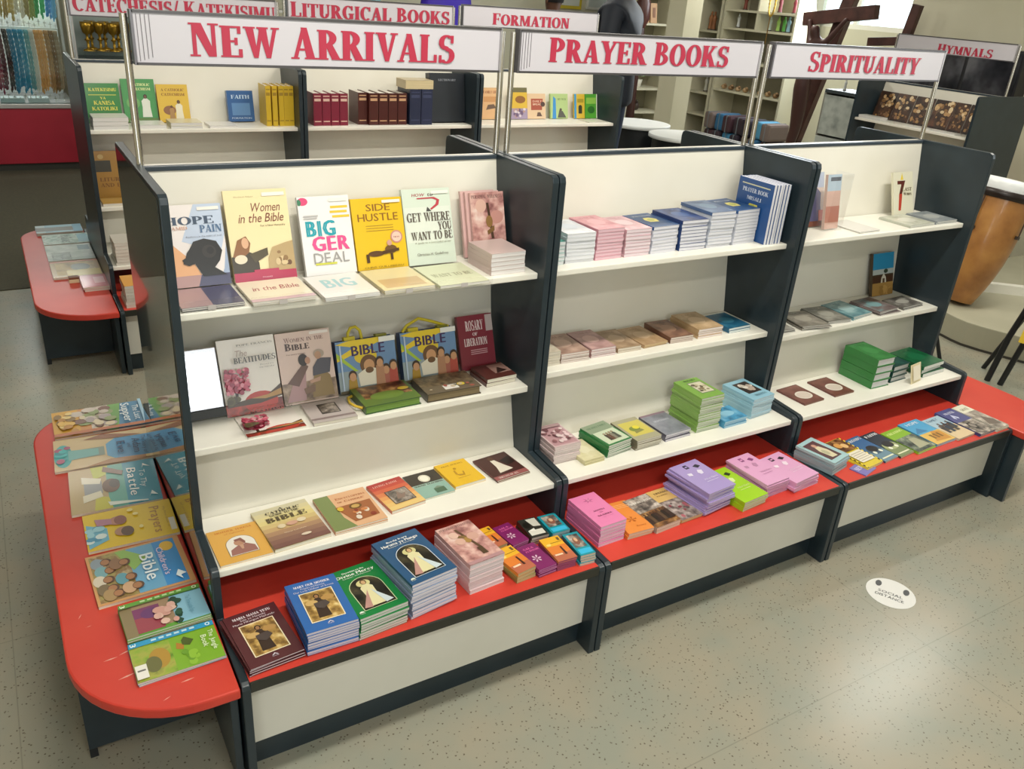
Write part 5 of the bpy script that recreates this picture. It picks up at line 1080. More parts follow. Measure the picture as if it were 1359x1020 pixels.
# lower tiers of the rear unit seen past the near panel
standing('orange-yellow book with a dark square on the rear middle shelf', .118, 2.335, MZ, .165, .225, .02, 10, '#b8862c', art=lambda A: (A.r(.0, .56, .45, .80, '#3a3420'), A.t('LITURGY', .1, .36, .9, .44, '#8a5a18', 'serif'), A.t('AND LIFE', .1, .24, .9, .32, '#8a5a18', 'serif'), A.e(.2, .88, .08, .05, '#d9b870')))
stack('white-edged book', 'before the orange-yellow book on the rear middle shelf', 'books on the rear middle shelf', .118, 2.185, MZ, .150, .12, .014, 0, 1, '#b08a3c', '#e2dcd0', name='book', cat='book')
G = 'paper stacks on the rear red bench'
stack('white-edged book', 'on the rear lowest shelf', 'books on the rear lowest shelf', .124, 1.995, LZ, .140, .16, .110, 0, 7, '#c9c4ba', '#dedad2', name='book', cat='book')
stack('orange-topped booklet', 'on the rear red bench, front pile', G, .120, 1.765, TZ, .140, .16, .105, 0, 7, '#d6993a', '#dcd6cc', None, '#c9c4ba')
# rear end table
G = 'picture books on the rear end table'
def rt(desc, x, y, w, d, h, n, cover, art):
    stack(desc, 'on the rear end table', G, x, y, TZ, w, d, h, -90, n, cover, '#e2dccf', art, name='picture_book', cat='book', jit=.004)
rt('white and blue picture book farthest back', -.160, 3.240, .16, .235, .016, 2, '#a9c0c9', lambda A: (A.r(0, .2, 1, 1, '#7aa6bc'), A.r(.3, 0, .8, .8, '#4a4540'), A.r(0, .8, 1, 1, '#4f8fb4')))
rt('grey-green picture book, second from the back', -.140, 3.060, .200, .230, .01, 1, '#9cb4ae', lambda A: (A.r(0, 0, 1, 1, PH(['#5a7a74', '#8aa8a0', '#b8cac2', '#4a5a58'], 26, 210)), A.r(.1, .75, .9, .98, '#6aa0b4'), A.t('PSALMS', .15, .4, .85, .56, '#3a4a4a', 'serif')))
rt('silver-grey picture book in the middle', -.140, 2.840, .290, .220, .011, 1, '#b4bcb6', lambda A: (A.r(0, 0, 1, 1, PH(['#8c9a94', '#a9b4ae', '#c4ccc6'], 16, 211)), A.t('JOSEPH', .5, .1, .95, .5, '#5a625e', 'serif'), A.r(.1, .7, .4, .95, '#5f7f8c')))
rt('brown and yellow picture book near the front', -.140, 2.530, .262, .222, .011, 1, '#b08848', lambda A: (A.r(.1, .1, .9, .9, PH(['#8a6a3a', '#b8924c', '#d0b068'], 18, 212)), A.e(.42, .6, .22, .2, '#5a4a30'), A.r(.6, .3, .95, .98, '#d0b03c'), A.r(0, 0, .08, 1, '#c4683c')))
rt('pink-red glossy booklet at the front', -.030, 2.238, .190, .115, .022, 2, '#b84a54', lambda A: (A.r(.1, .1, .9, .9, '#c4606c'), A.r(.2, .5, .7, .9, '#d8a0a8')))
cu = thing('card_box', 'tiny cream and brown card box on the rear end table', 'box', (-.078, 2.195, TZ))
m = MB(); m.box(0, .045, 0, .04, 0, .018, M('#e0cfa8')); m.build('box', cu, bevel=.002)
m = MB(); m.box(.001, .044, .001, .039, .0182, .028, M('#7a4a34')); m.build('lid', cu, bevel=.002)

# ------------------------------------------------------------------ HYMNALS unit: brown books facing left
def bokeh(seed):
    def f(A):
        A.r(0, 0, 1, 1, PH(['#1c100a', '#3a2418', '#5a3a26'], 16, seed)); A.blobs(.12, .45, .88, .92, ['#c9a878', '#b08a5c', '#8a6438', '#dcc49c'], 16, .05, .12, seed); A.blobs(.12, .08, .88, .4, ['#6a4a30', '#8c6848', '#a8804f'], 12, .04, .09, seed+1); A.r(.1, .0, .9, .06, '#2a1810')
    return f
G = 'brown hymnals standing under the HYMNALS sign'
HYL = ('brown spotted hymnal nearest the far end of its shelf', 'brown spotted hymnal, second from the far end', 'brown spotted hymnal, third from the far end', 'brown spotted hymnal, fourth from the far end', 'brown spotted hymnal nearest the near end panel')
for i, yy in enumerate((2.290, 2.130, 1.965, 1.800, 1.520)):
    b = book('hymnal', HYL[i], 'book', G, .158, .205, .012, '#3a2418', '#d6d0c4', bokeh(300+7*i))
    R = Matrix.Rotation(-PI/2, 4, 'Z') @ Matrix.Rotation(math.radians(76), 4, 'X')
    b.rotation_euler = R.to_euler(); b.location = (5.775, yy, UZ)
b = book('hymnal', 'brown spotted hymnal in the gap before the near end', 'book', G, .114, .205, .012, '#3a2418', '#d6d0c4', bokeh(350))
b.rotation_euler = (Matrix.Rotation(-PI/2, 4, 'Z') @ Matrix.Rotation(math.radians(76), 4, 'X')).to_euler(); b.location = (5.775, 1.6395, UZ)
for i, yy in enumerate((2.1310, 1.9685, 1.8035, 1.6575, 1.5265)):
    t = thing('acrylic_divider', f'clear acrylic divider between brown hymnals, {ORD[i] if i else "first"} from the far end', 'divider', (5.67, yy, UZ), 0, 'acrylic dividers')
    m = MB(); m.box(-.06, .05, -.001, .001, 0, .16, CLEAR); m.build('pane', t)
    m = MB(); m.box(-.062, -.060, -.006, .006, 0, .16, CLEAR); m.build('front_edge', t)
stack('white booklet', 'lying before the brown hymnals', 'booklets before the hymnals', 5.600, 2.29, UZ, .20, .09, .024, -90, 3, '#dcdcd6', '#e8e6e2')
stack('white thin booklet', 'lying low before the near hymnals', 'booklets before the hymnals', 5.600, 1.86, UZ, .40, .09, .008, -90, 1, '#e0e0da', '#e8e6e2')
# dark wall cabinet behind
wc = thing('wall_cabinet', 'dark glass-fronted cabinet on the wall behind the HYMNALS sign', 'cabinet', (6.898, 1.78, 1.22))
m = MB(); m.box(-.14, 0, 0, .95, 0, .38, M('#26262a', .4)); m.build('body', wc, bevel=.004)
m = MB(); m.box(-.146, -.1405, .02, .46, .02, .36, noise_mat('dark_glass', ['#1c1d22', '#3a3a40', '#6a6a70'], 4, .08, 3)); m.build('door', wc)
m = MB(); m.box(-.146, -.1405, .49, .93, .02, .36, noise_mat('dark_glass', ['#1c1d22', '#3a3a40', '#6a6a70'], 4, .08, 3)); m.build('door', wc)

# ------------------------------------------------------------------ drum, rack, stool at the right
DR = Matrix.Translation((4.868, .65, .1505)) @ Matrix.Rotation(math.radians(8.0), 4, 'Y') 
WOODD = noise_mat('drum_wood', ['#8a5a2e', '#a8733c', '#bb8748'], 6, .35, 4, coat=.3)
dr = thing('conga_drum', 'tall tan wooden hand drum with a white head, on the curved plinth', 'drum', (4.868, .65, .150))
dr.matrix_world = Matrix.Translation((4.842, .65, .1670)) @ Matrix.Rotation(math.radians(11.0), 4, 'Y')
m = MB(); m.lathe([(.078, 0), (.084, .003), (.100, .05), (.120, .11), (.142, .19), (.160, .28), (.172, .38), (.178, .48), (.180, .58), (.178, .66)], WOODD, n=36); m.build('shell', dr)
m = MB(); m.lathe([(.181, .655), (.192, .658), (.194, .70), (.186, .705)], M('#241a16', .35), n=36); m.build('rim_band', dr)
m = MB(); m.lathe([(.185, .7052), (.187, .74), (.178, .765), (.130, .775), (.05, .778)], M('#e4e8e8', .3), n=36); m.build('drum_head', dr)
m = MB(); m.box(-.196, -.1785, -.012, .012, .45, .47, M('#3a302a', .4)); m.tube([(-.192, 0, .655), (-.192, 0, .47)], .004, M('#3a302a', .4), 8); m.build('tuning_lug', dr)
m = MB(); m.box(-.012, .012, -.196, -.1785, .45, .47, M('#3a302a', .4)); m.tube([(0, -.192, .655), (0, -.192, .47)], .004, M('#3a302a', .4), 8); m.build('tuning_lug', dr)
BLK = M('#17191b', .4)
rk = thing('magazine_rack', 'black folding rack with coloured magazines at the right edge', 'magazine rack', (4.25, -.2, 0))
def rel(*p): return [(a-4.25, b+.2, c) for a, b, c in p]
m = MB(); m.tube(rel((4.36, .12, .0), (4.33, -.06, .50), (4.31, -.22, .95)), .013, BLK); m.build('leg', rk)
m = MB(); m.tube(rel((4.21, .005, .0), (4.22, -.025, .27), (4.22, -.18, .95)), .016, BLK); m.build('leg', rk)
m = MB(); m.tube(rel((4.225, -.06, .0), (4.23, -.09, .19), (4.24, -.22, .95)), .015, BLK); m.build('leg', rk)
m = MB(); m.tube(rel((4.36, -.42, .0), (4.33, -.36, .50), (4.31, -.28, .95)), .013, BLK); m.build('leg', rk)
m = MB(); m.box(-.13, -.02, -.14, .02, .27, .285, BLK); m.build('tray', rk)
m = MB(); m.box(-.13, -.02, -.14, .02, .49, .505, BLK); m.build('tray', rk)
MG = 'magazines on the black rack'
for i, (c1, c2, z) in enumerate((('#d0b02c', '#3a8a94', .30), ('#2f7a8c', '#c4a52c', .52))):
    b = book('magazine', ('yellow and teal magazine low on the black rack', 'teal and yellow magazine high on the black rack')[i], 'magazine', MG, .20, .20, .006, c1, '#dcd8cc', lambda A, c2=c2: (A.r(0, .4, 1, 1, c2), A.e(.5, .3, .3, .15, '#e6dcb4')))
    b.rotation_euler = (Matrix.Rotation(math.radians(-80), 4, 'Z') @ Matrix.Rotation(math.radians(70), 4, 'X')).to_euler(); b.location = (4.10, -.135-.02*i, z)
st = thing('stool', 'black metal stool hidden behind the right-hand shelving unit', 'stool', (3.98, .50, 0))
m = MB(); m.lathe([(.15, .42), (.16, .425), (.16, .445), (.15, .45)], BLK, n=24); m.build('seat', st)
for sx, sy in ((1, -1), (1, 1), (-1, 1), (-1, -1)):
    m = MB(); m.tube([(.24*sx*.9, .24*sy*.9, 0), (.10*sx, .10*sy, .42)], .011, BLK); m.build('leg', st)

# ------------------------------------------------------------------ floor sticker
fs = thing('floor_sticker', 'round white sticker with dark print on the floor', 'sticker', (2.092, -.957, 0.0003), math.radians(-62))
m = MB(); m.lathe([(.080, 0), (.080, .0008)], M('#dcdcd8', .5), n=48); m.build('disc', fs)
m = MB()
for (x0, x1, y0, y1, tx) in ((-.040, .040, -.012, .003, 'SOCIAL'), (-.046, .046, -.034, -.019, 'DISTANCE')):
    ps, wd = text_polys(tx, 'sans', 1, 0, .05)
    for q in ps:
        aa = sum(q[i][0]*q[(i+1) % len(q)][1]-q[(i+1) % len(q)][0]*q[i][1] for i in range(len(q)))
        if aa < 0: q = q[::-1]
        m.poly([(x0+(x1-x0)*px/wd, y0+(y1-y0)*py, .0011) for px, py in q], M('#8a8a8c'))
m.build('print', fs)
for sx in (-1, 1):
    m = MB(); m.poly([(sx*.045+.010*math.cos(a), .034+.018*math.sin(a), .0011) for a in [k*PI/8 for k in range(16)]], M('#4c4e50')); m.build('footprint_mark', fs)

# ------------------------------------------------------------------ left: red counter, glass case, rosaries
ct = thing('counter', 'long dark red counter with a metal top edge under the glass case', 'counter', (-2.9, 6.36, 0))
m = MB(); m.box(0, 3.27, 0, .75, .07, .535, noise_mat('dark_red_panel', ['#9a1c30', '#a92338'], 3, .4, 2)); m.build('body', ct, bevel=.004)
m = MB(); m.box(.02, 3.25, .05, .73, 0, .069, M('#4a4a46', .6)); m.build('plinth', ct)
m = MB(); m.box(-.005, 3.275, -.012, .755, .536, .572, ALU); m.build('top_edge', ct, bevel=.004)
gc = thing('glass_case', 'glass display case of rosaries on the red counter', 'display case', (-2.9, 6.36, .573))
m = MB(); m.box(0, 3.27, .001, .007, 0, 1.3, GLASS); m.build('front_pane', gc)
m = MB(); m.box(3.25, 3.27, .010, .03, 0, 1.3, ALU); m.build('corner_post', gc)
m = MB(); m.box(0, 3.25, .72, .74, 0, 1.3, M('#c9cfcf', .5)); m.build('back_panel', gc)
m = MB(); m.box(0, 3.24, .10, .115, .59, .605, M('#d8e2e0', .3)); m.build('hanging_rail', gc)
m = MB(); m.box(0, 3.24, .10, .115, 1.18, 1.195, M('#d8e2e0', .3)); m.build('hanging_rail', gc)
m = MB(); m.box(2.98, 3.25, .30, .31, .35, 1.3, M('#f2f6f6', .4)); m.build('glare_panel', gc)  # white sheet painting in the bright glare on the glass
area('rosary_fill_light', (-.05, 6.62, 1.84), (math.radians(-18), 0, 0), .7, .08, 17, (1, 1, .97))  # fill light added to brighten the rosaries, no fitting behind it
def rosary(x, y, z, L, colr, label, grp, wdt=.022, n=4, seed=1):
    t = thing('rosary_bunch', label, 'rosary', (x, y, z), 0, grp)
    rd = random.Random(seed)
    m = MB()
    for k in range(n):
        dx = (k-(n-1)/2)*wdt/n*1.6; l = L*rd.uniform(.88, 1.0); sp = rd.uniform(.006, .012)
        pts = []; rr = []
        for j in range(25):
            f_ = j/24; pts.append((dx+sp*math.sin(PI*f_)*(1 if j % 2 else .8), -.004-.02*k/n, -l*f_)); rr.append(.0085 if j % 2 else .004)
        m.tube(pts, rr, M(colr, .3), 6)
    m.build('bead_strand', t)
    m = MB(); m.box(-.003, .003, -.03, -.026, -L-.055, -L-.002, M('#d8d8d4', .3, .6)); m.box(-.014, .014, -.03, -.026, -L-.024, -L-.018, M('#d8d8d4', .3, .6)); m.build('crucifix', t)
LOW = [(-.36, '#6a2038'), (-.31, '#8a2a48'), (-.255, '#7a2440'), (-.20, '#8a2844'), (-.155, '#7c2a44'), (-.115, '#5a2a3a'), (-.07, '#2a2a30'), (-.03, '#1f7fa6'), (.010, '#1f86ac'), (.050, '#2a93b4'), (.090, '#6aa6ac'), (.125, '#d0d0c8'), (.165, '#d8a060'), (.20, '#e0aa6a'), (.24, '#b08a5c'), (.275, '#8a6c4a'), (.31, '#a89880')]
UPP = [(-.32, '#a8965c'), (-.27, '#8a7a44'), (-.22, '#7c7040'), (-.165, '#a09058'), (-.115, '#8c8450'), (-.07, '#b09a54'), (-.03, '#a88c4c'), (.010, '#c0a864'), (.050, '#cfc8b0'), (.090, '#d4cdb8'), (.125, '#9a8a50'), (.165, '#8a9a4c'), (.20, '#1fa85c'), (.245, '#24b070'), (.285, '#2f8ccf'), (.325, '#6ab4dc')]
def pos_word(i, n): return 'leftmost' if i == 0 else ('rightmost' if i == n-1 else ORD[i]+' from the left')
CN = {'#6a': 'maroon', '#8a': 'red-brown', '#7a': 'maroon', '#7c': 'plum', '#5a': 'plum', '#2a': 'dark', '#1f': 'teal', '#d0': 'white', '#d8': 'orange', '#e0': 'pale orange', '#b0': 'tan', '#a8': 'olive'}
for i, (x, c_) in enumerate(LOW):
    rosary(x, 6.467, 1.160, .50+.05*((i*7) % 5)/5, c_, f'bunch of beaded rosaries on the lower rail, {pos_word(i, len(LOW))}', 'rosaries on the lower rail', seed=i)
for i, (x, c_) in enumerate(UPP):
    rosary(x, 6.467, 1.750, .50+.04*((i*5) % 4)/4, c_, f'bunch of beaded rosaries on the upper rail, {pos_word(i, len(UPP))}', 'rosaries on the upper rail', seed=50+i)
for i, (x, w, c_) in enumerate(((-.36, .16, '#8fa0a4'), (-.18, .18, '#9cb0b4'), (.03, .16, '#a4b4b8'))):
    b = thing('card_box', ('grey-blue box on the glass case floor, leftmost', 'grey-blue box on the glass case floor, in the middle', 'grey-blue box on the glass case floor, rightmost')[i], 'box', (x, 6.43, .5735), 0, 'boxes in the glass case')
    m = MB(); m.box(0, w, 0, .15, 0, .028, M(c_, .4)); m.build('box', b, bevel=.003)
    m = MB(); m.box(.002, w-.002, .002, .148, .0282, .036, M('#b8c4c6', .35)); m.build('lid', b, bevel=.002)
# glass shelves with gilt vessels behind the rear row
vc = thing('glass_case', 'glass case of gilt chalices behind the CATECHESIS sign', 'display case', (.44, 6.30, 0))
m = MB(); m.box(0, .75, 0, .5, 0, .92, M('#3c4246', .4)); m.build('base', vc, bevel=.004)
m = MB(); m.box(0, .75, .48, .49, .9401, 1.9, M('#9aa8a4', .5)); m.build('back_panel', vc)
m = MB(); m.box(0, .012, 0, .47, .9401, 1.9, ALU); m.build('side_frame', vc)
m = MB(); m.box(.0, .75, 0, .48, .921, .94, M('#5a6266', .3)); m.build('shelf', vc)
m = MB(); m.box(.06, .75, .12, .44, 1.0, 1.006, GLASS)
m.box(.07, .09, .14, .42, .9402, 1.0, GLASS); m.build('glass_riser', vc)
GOLD = M('#b08c34', .28, .85)
m = MB(); m.lathe([(.045, 0), (.045, .008), (.012, .02), (.010, .07), (.018, .09), (.010, .105), (.012, .13), (.035, .15), (.045, .20), (.046, .235), (.040, .235)], GOLD, n=20)
ch0 = thing('chalice', 'gilt chalice, leftmost on the glass riser', 'chalice', (.56, 6.46, 1.0062), 0, 'gilt vessels in the glass case')
o1 = m.build('cup', ch0)
m = MB(); m.lathe([(.019, .082), (.024, .09), (.019, .098)], M('#8a6a22', .3, .8), n=16); m.build('knop', ch0)
for i, (x, y) in enumerate(((.665, 6.50), (.77, 6.46), (.875, 6.50), (.98, 6.46), (1.085, 6.5), (.61, 6.63), (.72, 6.62), (.83, 6.63))):
    dup(ch0, (x, y, 1.0062), label=('gilt chalice, second on the glass riser', 'gilt chalice, third on the glass riser', 'gilt chalice, fourth on the glass riser', 'gilt chalice, fifth on the glass riser', 'gilt chalice, rightmost on the glass riser', 'gilt chalice in the back row, left', 'gilt chalice in the back row, middle', 'gilt chalice in the back row, right')[i])
# purple vestment on a stand behind the rear row
vs = thing('vestment', 'deep purple vestment on a stand behind the LITURGICAL BOOKS sign', 'vestment', (3.86, 6.1, 0))
m = MB()
pts = []
for i in range(33):
    a = 2*PI*i/32; pts.append((math.cos(a), math.sin(a)))
rings = [(.30, .14, .9), (.30, .14, 1.2), (.29, .13, 1.45), (.27, .12, 1.62), (.20, .10, 1.74), (.08, .07, 1.80)]
vsx = []; fsx = []
for j, (rx, ry, z) in enumerate(rings):
    for i in range(32):
        a = 2*PI*i/32; k_ = 1+.05*math.sin(9*a)*(1-j/6); vsx.append((rx*math.cos(a)*k_, ry*math.sin(a)*k_, z))
for j in range(5):
    for i in range(32): fsx.append((j*32+i, j*32+(i+1) % 32, (j+1)*32+(i+1) % 32, (j+1)*32+i))
m.mesh(vsx, fsx, M('#3c22b0', .6), True); m.build('cloth', vs)
m = MB(); m.tube([(0, 0, .02), (0, 0, 1.82)], .014, ALU); m.build('pole', vs)
m = MB(); m.lathe([(.16, 0), (.16, .015), (.02, .02)], ALU, n=24); m.build('foot', vs)
BTL = [('clear', 2.35, '#c9d6da'), ('pale blue', 2.55, '#a9c9d6'), ('white', 2.78, '#dcdfe0'), ('pale green', 3.02, '#b9d0c4'), ('turquoise', 3.25, '#8cc0cc')]
sh = thing('wall_shelf', 'white shelf of pale bottles behind the LITURGICAL BOOKS sign', 'shelf', (2.2, 6.35, 0))
m = MB(); m.box(0, 1.25, 0, .35, 1.40, 1.42, M('#dcdcd6')); m.build('board', sh)
m = MB(); m.box(0, .02, 0, .35, 0, 1.399, M('#dcdcd6')); m.build('side', sh)
m = MB(); m.box(1.23, 1.25, 0, .35, 0, 1.399, M('#dcdcd6')); m.build('side', sh)
for nm, x, c_ in BTL:
    b = thing('bottle', f'{nm} plastic bottle on the shelf behind the LITURGICAL BOOKS sign', 'bottle', (x, 6.48, 1.4205), 0, 'bottles on the wall shelf')
    m = MB(); m.lathe([(.05, 0), (.053, .01), (.053, .17), (.02, .21), (.018, .235)], M(c_, .15, 0, .3), n=20); m.build('body', b)
    m = MB(); m.lathe([(.021, .2352), (.021, .262)], M('#3f7fb4', .4), n=16); m.build('cap', b)
# picture and ledge on the back wall
pf = thing('framed_picture', 'yellow-framed picture on the back wall', 'picture', (6.10, 7.57, 1.575))
m = MB(); m.box(0, .44, 0, .028, 0, .40, M('#d8c23c', .4)); m.build('frame', pf, bevel=.004)
m = MB(); m.box(.04, .40, -.004, -.0005, .04, .36, M('#d9ded8', .4)); m.build('print', pf)
pf = thing('framed_picture', 'white-framed picture on the back wall', 'picture', (6.62, 7.57, 1.585))
m = MB(); m.box(0, .34, 0, .028, 0, .36, M('#e8e8e2', .4)); m.build('frame', pf, bevel=.004)
m = MB(); m.box(.03, .31, -.004, -.0005, .03, .33, M('#c4cccc', .4)); m.build('print', pf)
lg = thing('wall_ledge', 'dark wooden ledge on the back wall below the pictures', 'ledge', (5.45, 7.4, 1.49))
m = MB(); m.box(0, 1.65, 0, .198, 0, .03, M('#2e2620', .4)); m.build('board', lg, bevel=.003)
for xx in (.25, 1.3):
    m = MB(); m.box(xx, xx+.03, .03, .198, -.12, -.0005, M('#2e2620', .4)); m.build('bracket', lg)

# ------------------------------------------------------------------ white round tables
for i, (x, y) in enumerate(((4.74, 3.92), (4.70, 3.28))):
    t = thing('round_table', ('white-topped round table farther back beside the person', 'white-topped round table nearer, before the pillar')[i], 'table', (x, y, 0), 0, 'white-topped tables')
    m = MB(); m.lathe([(.28, .722), (.285, .725), (.285, .750), (.28, .753)], M('#e8ebea', .35), n=40); m.build('table_top', t)
    m = MB(); m.lathe([(.25, .0), (.25, .7215)], M('#15191d', .5), n=40); m.build('drum_base', t)
    m = MB(); m.lathe([(.2535, .36), (.2535, .372)], M('#b9bcbc', .4), n=40); m.build('trim_band', t)

# ------------------------------------------------------------------ cabinets of statues
OAK = M('#cdc8b0', .5)
def cabinet(label, loc, rz, w, d, h, zs, div=None):
    t = thing('display_cabinet', label, 'cabinet', loc, rz, 'cream display cabinets')
    m = MB(); m.box(0, .03, 0, d, 0, h, OAK); m.build('side', t)
    m = MB(); m.box(w-.03, w, 0, d, 0, h, OAK); m.build('side', t)
    m = MB(); m.box(.03, w-.03, d-.012, d, 0, h, M('#928d78', .6)); m.build('back_panel', t)
    for z in zs:
        m = MB(); m.box(.0305, w-.0305, .004, d-.0125, z-.024, z, OAK); m.build('shelf', t)
    for xx, z0, z1 in (div or []):
        m = MB(); m.box(xx, xx+.022, .004, d-.0125, z0+.0005, z1-.0245, OAK); m.build('divider', t)
    return t
# B runs along the right wall: local x goes toward -y
cabinet('wide cream display cabinet of statues on the right wall', (7.72, 6.19, 0), -PI/2, 1.17, .40, 2.3, (.10, .42, .80, 1.15, 1.52, 1.725, 2.05), [(.55, 1.52, 1.725), (.55, 1.725, 2.05)])
cabinet('narrow cream display cabinet beside the wide one', (7.72, 6.66, 0), -PI/2, .44, .40, 2.3, (.10, .45, .72, 1.08, 1.46, 1.90))
cabinet('cream cabinet of boxes left of the pillar', (6.52, 6.40, 0), 0, .62, .36, 2.3, (.12, .475, .755, 1.10, 1.50, 1.90))
def statuette(x, y, z, h, c, label, grp):
    t = thing('statuette', label, 'statuette', (x, y, z), 0, grp); s = h
    m = MB(); m.lathe([(.17*s, 0), (.17*s, .06*s)], M('#4a4038', .5), n=14); m.build('base', t)
    m = MB(); m.lathe([(.13*s, .0605*s), (.12*s, .2*s), (.10*s, .45*s), (.14*s, .62*s), (.11*s, .74*s), (.05*s, .80*s), (.05*s, .82*s)], M(c, .5), n=14); m.build('robe', t)
    m = MB(); m.ball((0, 0, .90*s), .07*s, .075*s, .095*s, M(c, .5), 12, 8); m.build('head', t)
STA = [(7.86, 6.05, 1.5205, .165, '#d8dcdc', 'white statuette at the far end of the long shelf'), (7.90, 5.76, 1.5205, .14, '#a9aaa0', 'grey statuette in the middle of the long shelf'), (7.86, 5.53, 1.5205, .16, '#c9d6cc', 'pale green-white statuette right of the divider'),
       (7.86, 5.40, 1.5205, .168, '#a8d06a', 'lime green figure on the long shelf'), (7.88, 5.33, 1.5205, .170, '#5fae4a', 'bright green figure on the long shelf'), (7.86, 5.24, 1.5205, .172, '#9cc8dc', 'pale blue figure on the long shelf'), (7.88, 5.12, 1.5205, .168, '#3f6fa0', 'dark blue figure at the near end of the long shelf'),
       (7.86, 5.98, 1.7255, .18, '#7a3a2c', 'dark red figure on the top visible shelf'), (7.86, 5.42, 1.7255, .18, '#6a2a34', 'maroon figure near the near end of the top shelf'), (7.86, 5.20, 1.7255, .18, '#7c2c3c', 'maroon figure at the near end of the top shelf'),
       (7.88, 6.56, 1.4605, .22, '#b0744c', 'brown wooden figure, left in the narrow cabinet'), (7.84, 6.46, 1.4605, .22, '#9a6440', 'brown wooden figure, middle in the narrow cabinet'), (7.88, 6.34, 1.4605, .22, '#a56c46', 'brown wooden figure, right in the narrow cabinet'),
       (7.86, 6.44, .7205, .20, '#cfcfc4', 'white candle-like figure low in the narrow cabinet')]
for s_ in STA: statuette(*s_, 'statuettes in the cream cabinets')
for i in range(9):
    b = thing('figurine', f'small blue and white figurine on the fourth shelf, {pos_word(i, 9)}', 'figurine', (7.82+.03*(i % 3), 6.06-.115*i, 1.1505), 0, 'small figurines in the wide cabinet')
    m = MB(); m.lathe([(.035, 0), (.03, .05), (.02, .10), (.028, .13), (.012, .17)], M(['#a9c0d0', '#d9dcd8', '#5f8fb0', '#c4d0c4'][i % 4], .4), n=12); m.build('body', b)
    m = MB(); m.ball((0, 0, .19), .018, .018, .022, M('#d8c0a8', .5), 10, 6); m.build('head', b)
for i in range(8):
    b = thing('carving', f'small wooden carving on the long lower shelf, {pos_word(i, 8)}', 'carving', (7.80, 6.05-.125*i, .8005), 0, 'wooden carvings on the lower shelf')
    m = MB(); m.ball((0, 0, .03), .045, .03, .0298, M(['#a98a64', '#8a6a48', '#b89a78'][i % 3], .5), 10, 6); m.build('body', b)
    m = MB(); m.ball((-.02, -.03, .055), .016, .02, .016, M('#9a7a58', .5), 8, 6); m.build('head', b)
# greenery
def plant(loc, label, seed, s=1.0):
    t = thing('potted_plant', label, 'plant', loc, 0, 'green plants in the cabinets'); rd = random.Random(seed)
    m = MB(); m.lathe([(.04*s, 0), (.055*s, .07*s), (.05*s, .07*s)], M('#c9c4b4', .5), n=16); m.build('pot', t)
    m = MB()
    for k in range(46):
        a = rd.uniform(0, 2*PI); r = rd.uniform(.02, .11)*s; z = rd.uniform(.07, .20)*s; l = .04*s
        c_ = Vector((r*math.cos(a), r*math.sin(a), z)); u = Vector((math.cos(a), math.sin(a), rd.uniform(-.4, .8))).normalized()*l; v = Vector((-math.sin(a), math.cos(a), rd.uniform(-.3, .3)))*l*.4
        m.poly([c_, c_+u*.5+v, c_+u, c_+u*.5-v], M(['#5f8a4a', '#8aac6a', '#b9ccb0', '#3f6a3a'][k % 4], .5))
    o_ = m.build('foliage', t)
plant((7.88, 6.44, 1.0805), 'leafy green and white plant in the narrow cabinet', 3)
plant((6.78, 6.55, .7555), 'leafy green and white plant in the cabinet left of the pillar', 4, 1.3)
for i, (x, z, c_) in enumerate(((6.60, 1.5005, '#c9a07a'), (6.72, 1.5005, '#bf9468'), (6.84, 1.5005, '#c49a70'), (6.60, 1.9005, '#c09870'), (6.72, 1.9005, '#b88c60'), (6.84, 1.9005, '#c49a70'))):
    b = thing('wooden_plaque', f'tan wooden plaque, {("left", "middle", "right")[i % 3]} on the {("eye-level", "top")[i//3]} shelf left of the pillar', 'plaque', (x, 6.50, z), 0, 'tan plaques in the cabinet')
    m = MB(); m.prism([(0, 0), (.02, 0), (.06, .22), (.04, .22)], 'x', 0, .10, M(c_, .5)); m.build('board', b, bevel=.003)
    m = MB(); m.prism([(.0075, .06), (.009, .06), (.0275, .17), (.026, .17)], 'x', .03, .07, M('#8a5c3c', .5)); m.build('carved_figure', b)
for i, x in enumerate((6.60, 6.70, 6.80)):
    b = thing('carving', f'small dark carving low in the cabinet left of the pillar, {("left", "middle", "right")[i]}', 'carving', (x, 6.52, .4755), 0, 'dark carvings')
    m = MB(); m.ball((0, 0, .05), .04, .03, .0498, M('#3a2c24', .5), 10, 6); m.build('body', b)
    m = MB(); m.ball((-.02, -.02, .11), .02, .02, .02, M('#3a2c24', .5), 8, 6); m.build('head', b)
# gold rosary hanging in front of the wide cabinet
t = thing('rosary', 'long gold rosary hanging in front of the wide cabinet', 'rosary', (7.70, 5.40, 1.98))
m = MB(); pts = []; rr = []
for j in range(49):
    f_ = j/48; a = 2*PI*f_; pts.append((0, .045*math.sin(a), -.15+.15*math.cos(a))); rr.append(.013 if j % 2 else .006)
m.tube(pts, rr, M('#cfa94a', .3, .6), 8); m.build('bead_strand', t)
m = MB(); m.tube([(0, 0, -.30), (0, 0.005, -.60)], .006, M('#8a6a34', .3, .5), 8); m.build('pendant_chain', t)
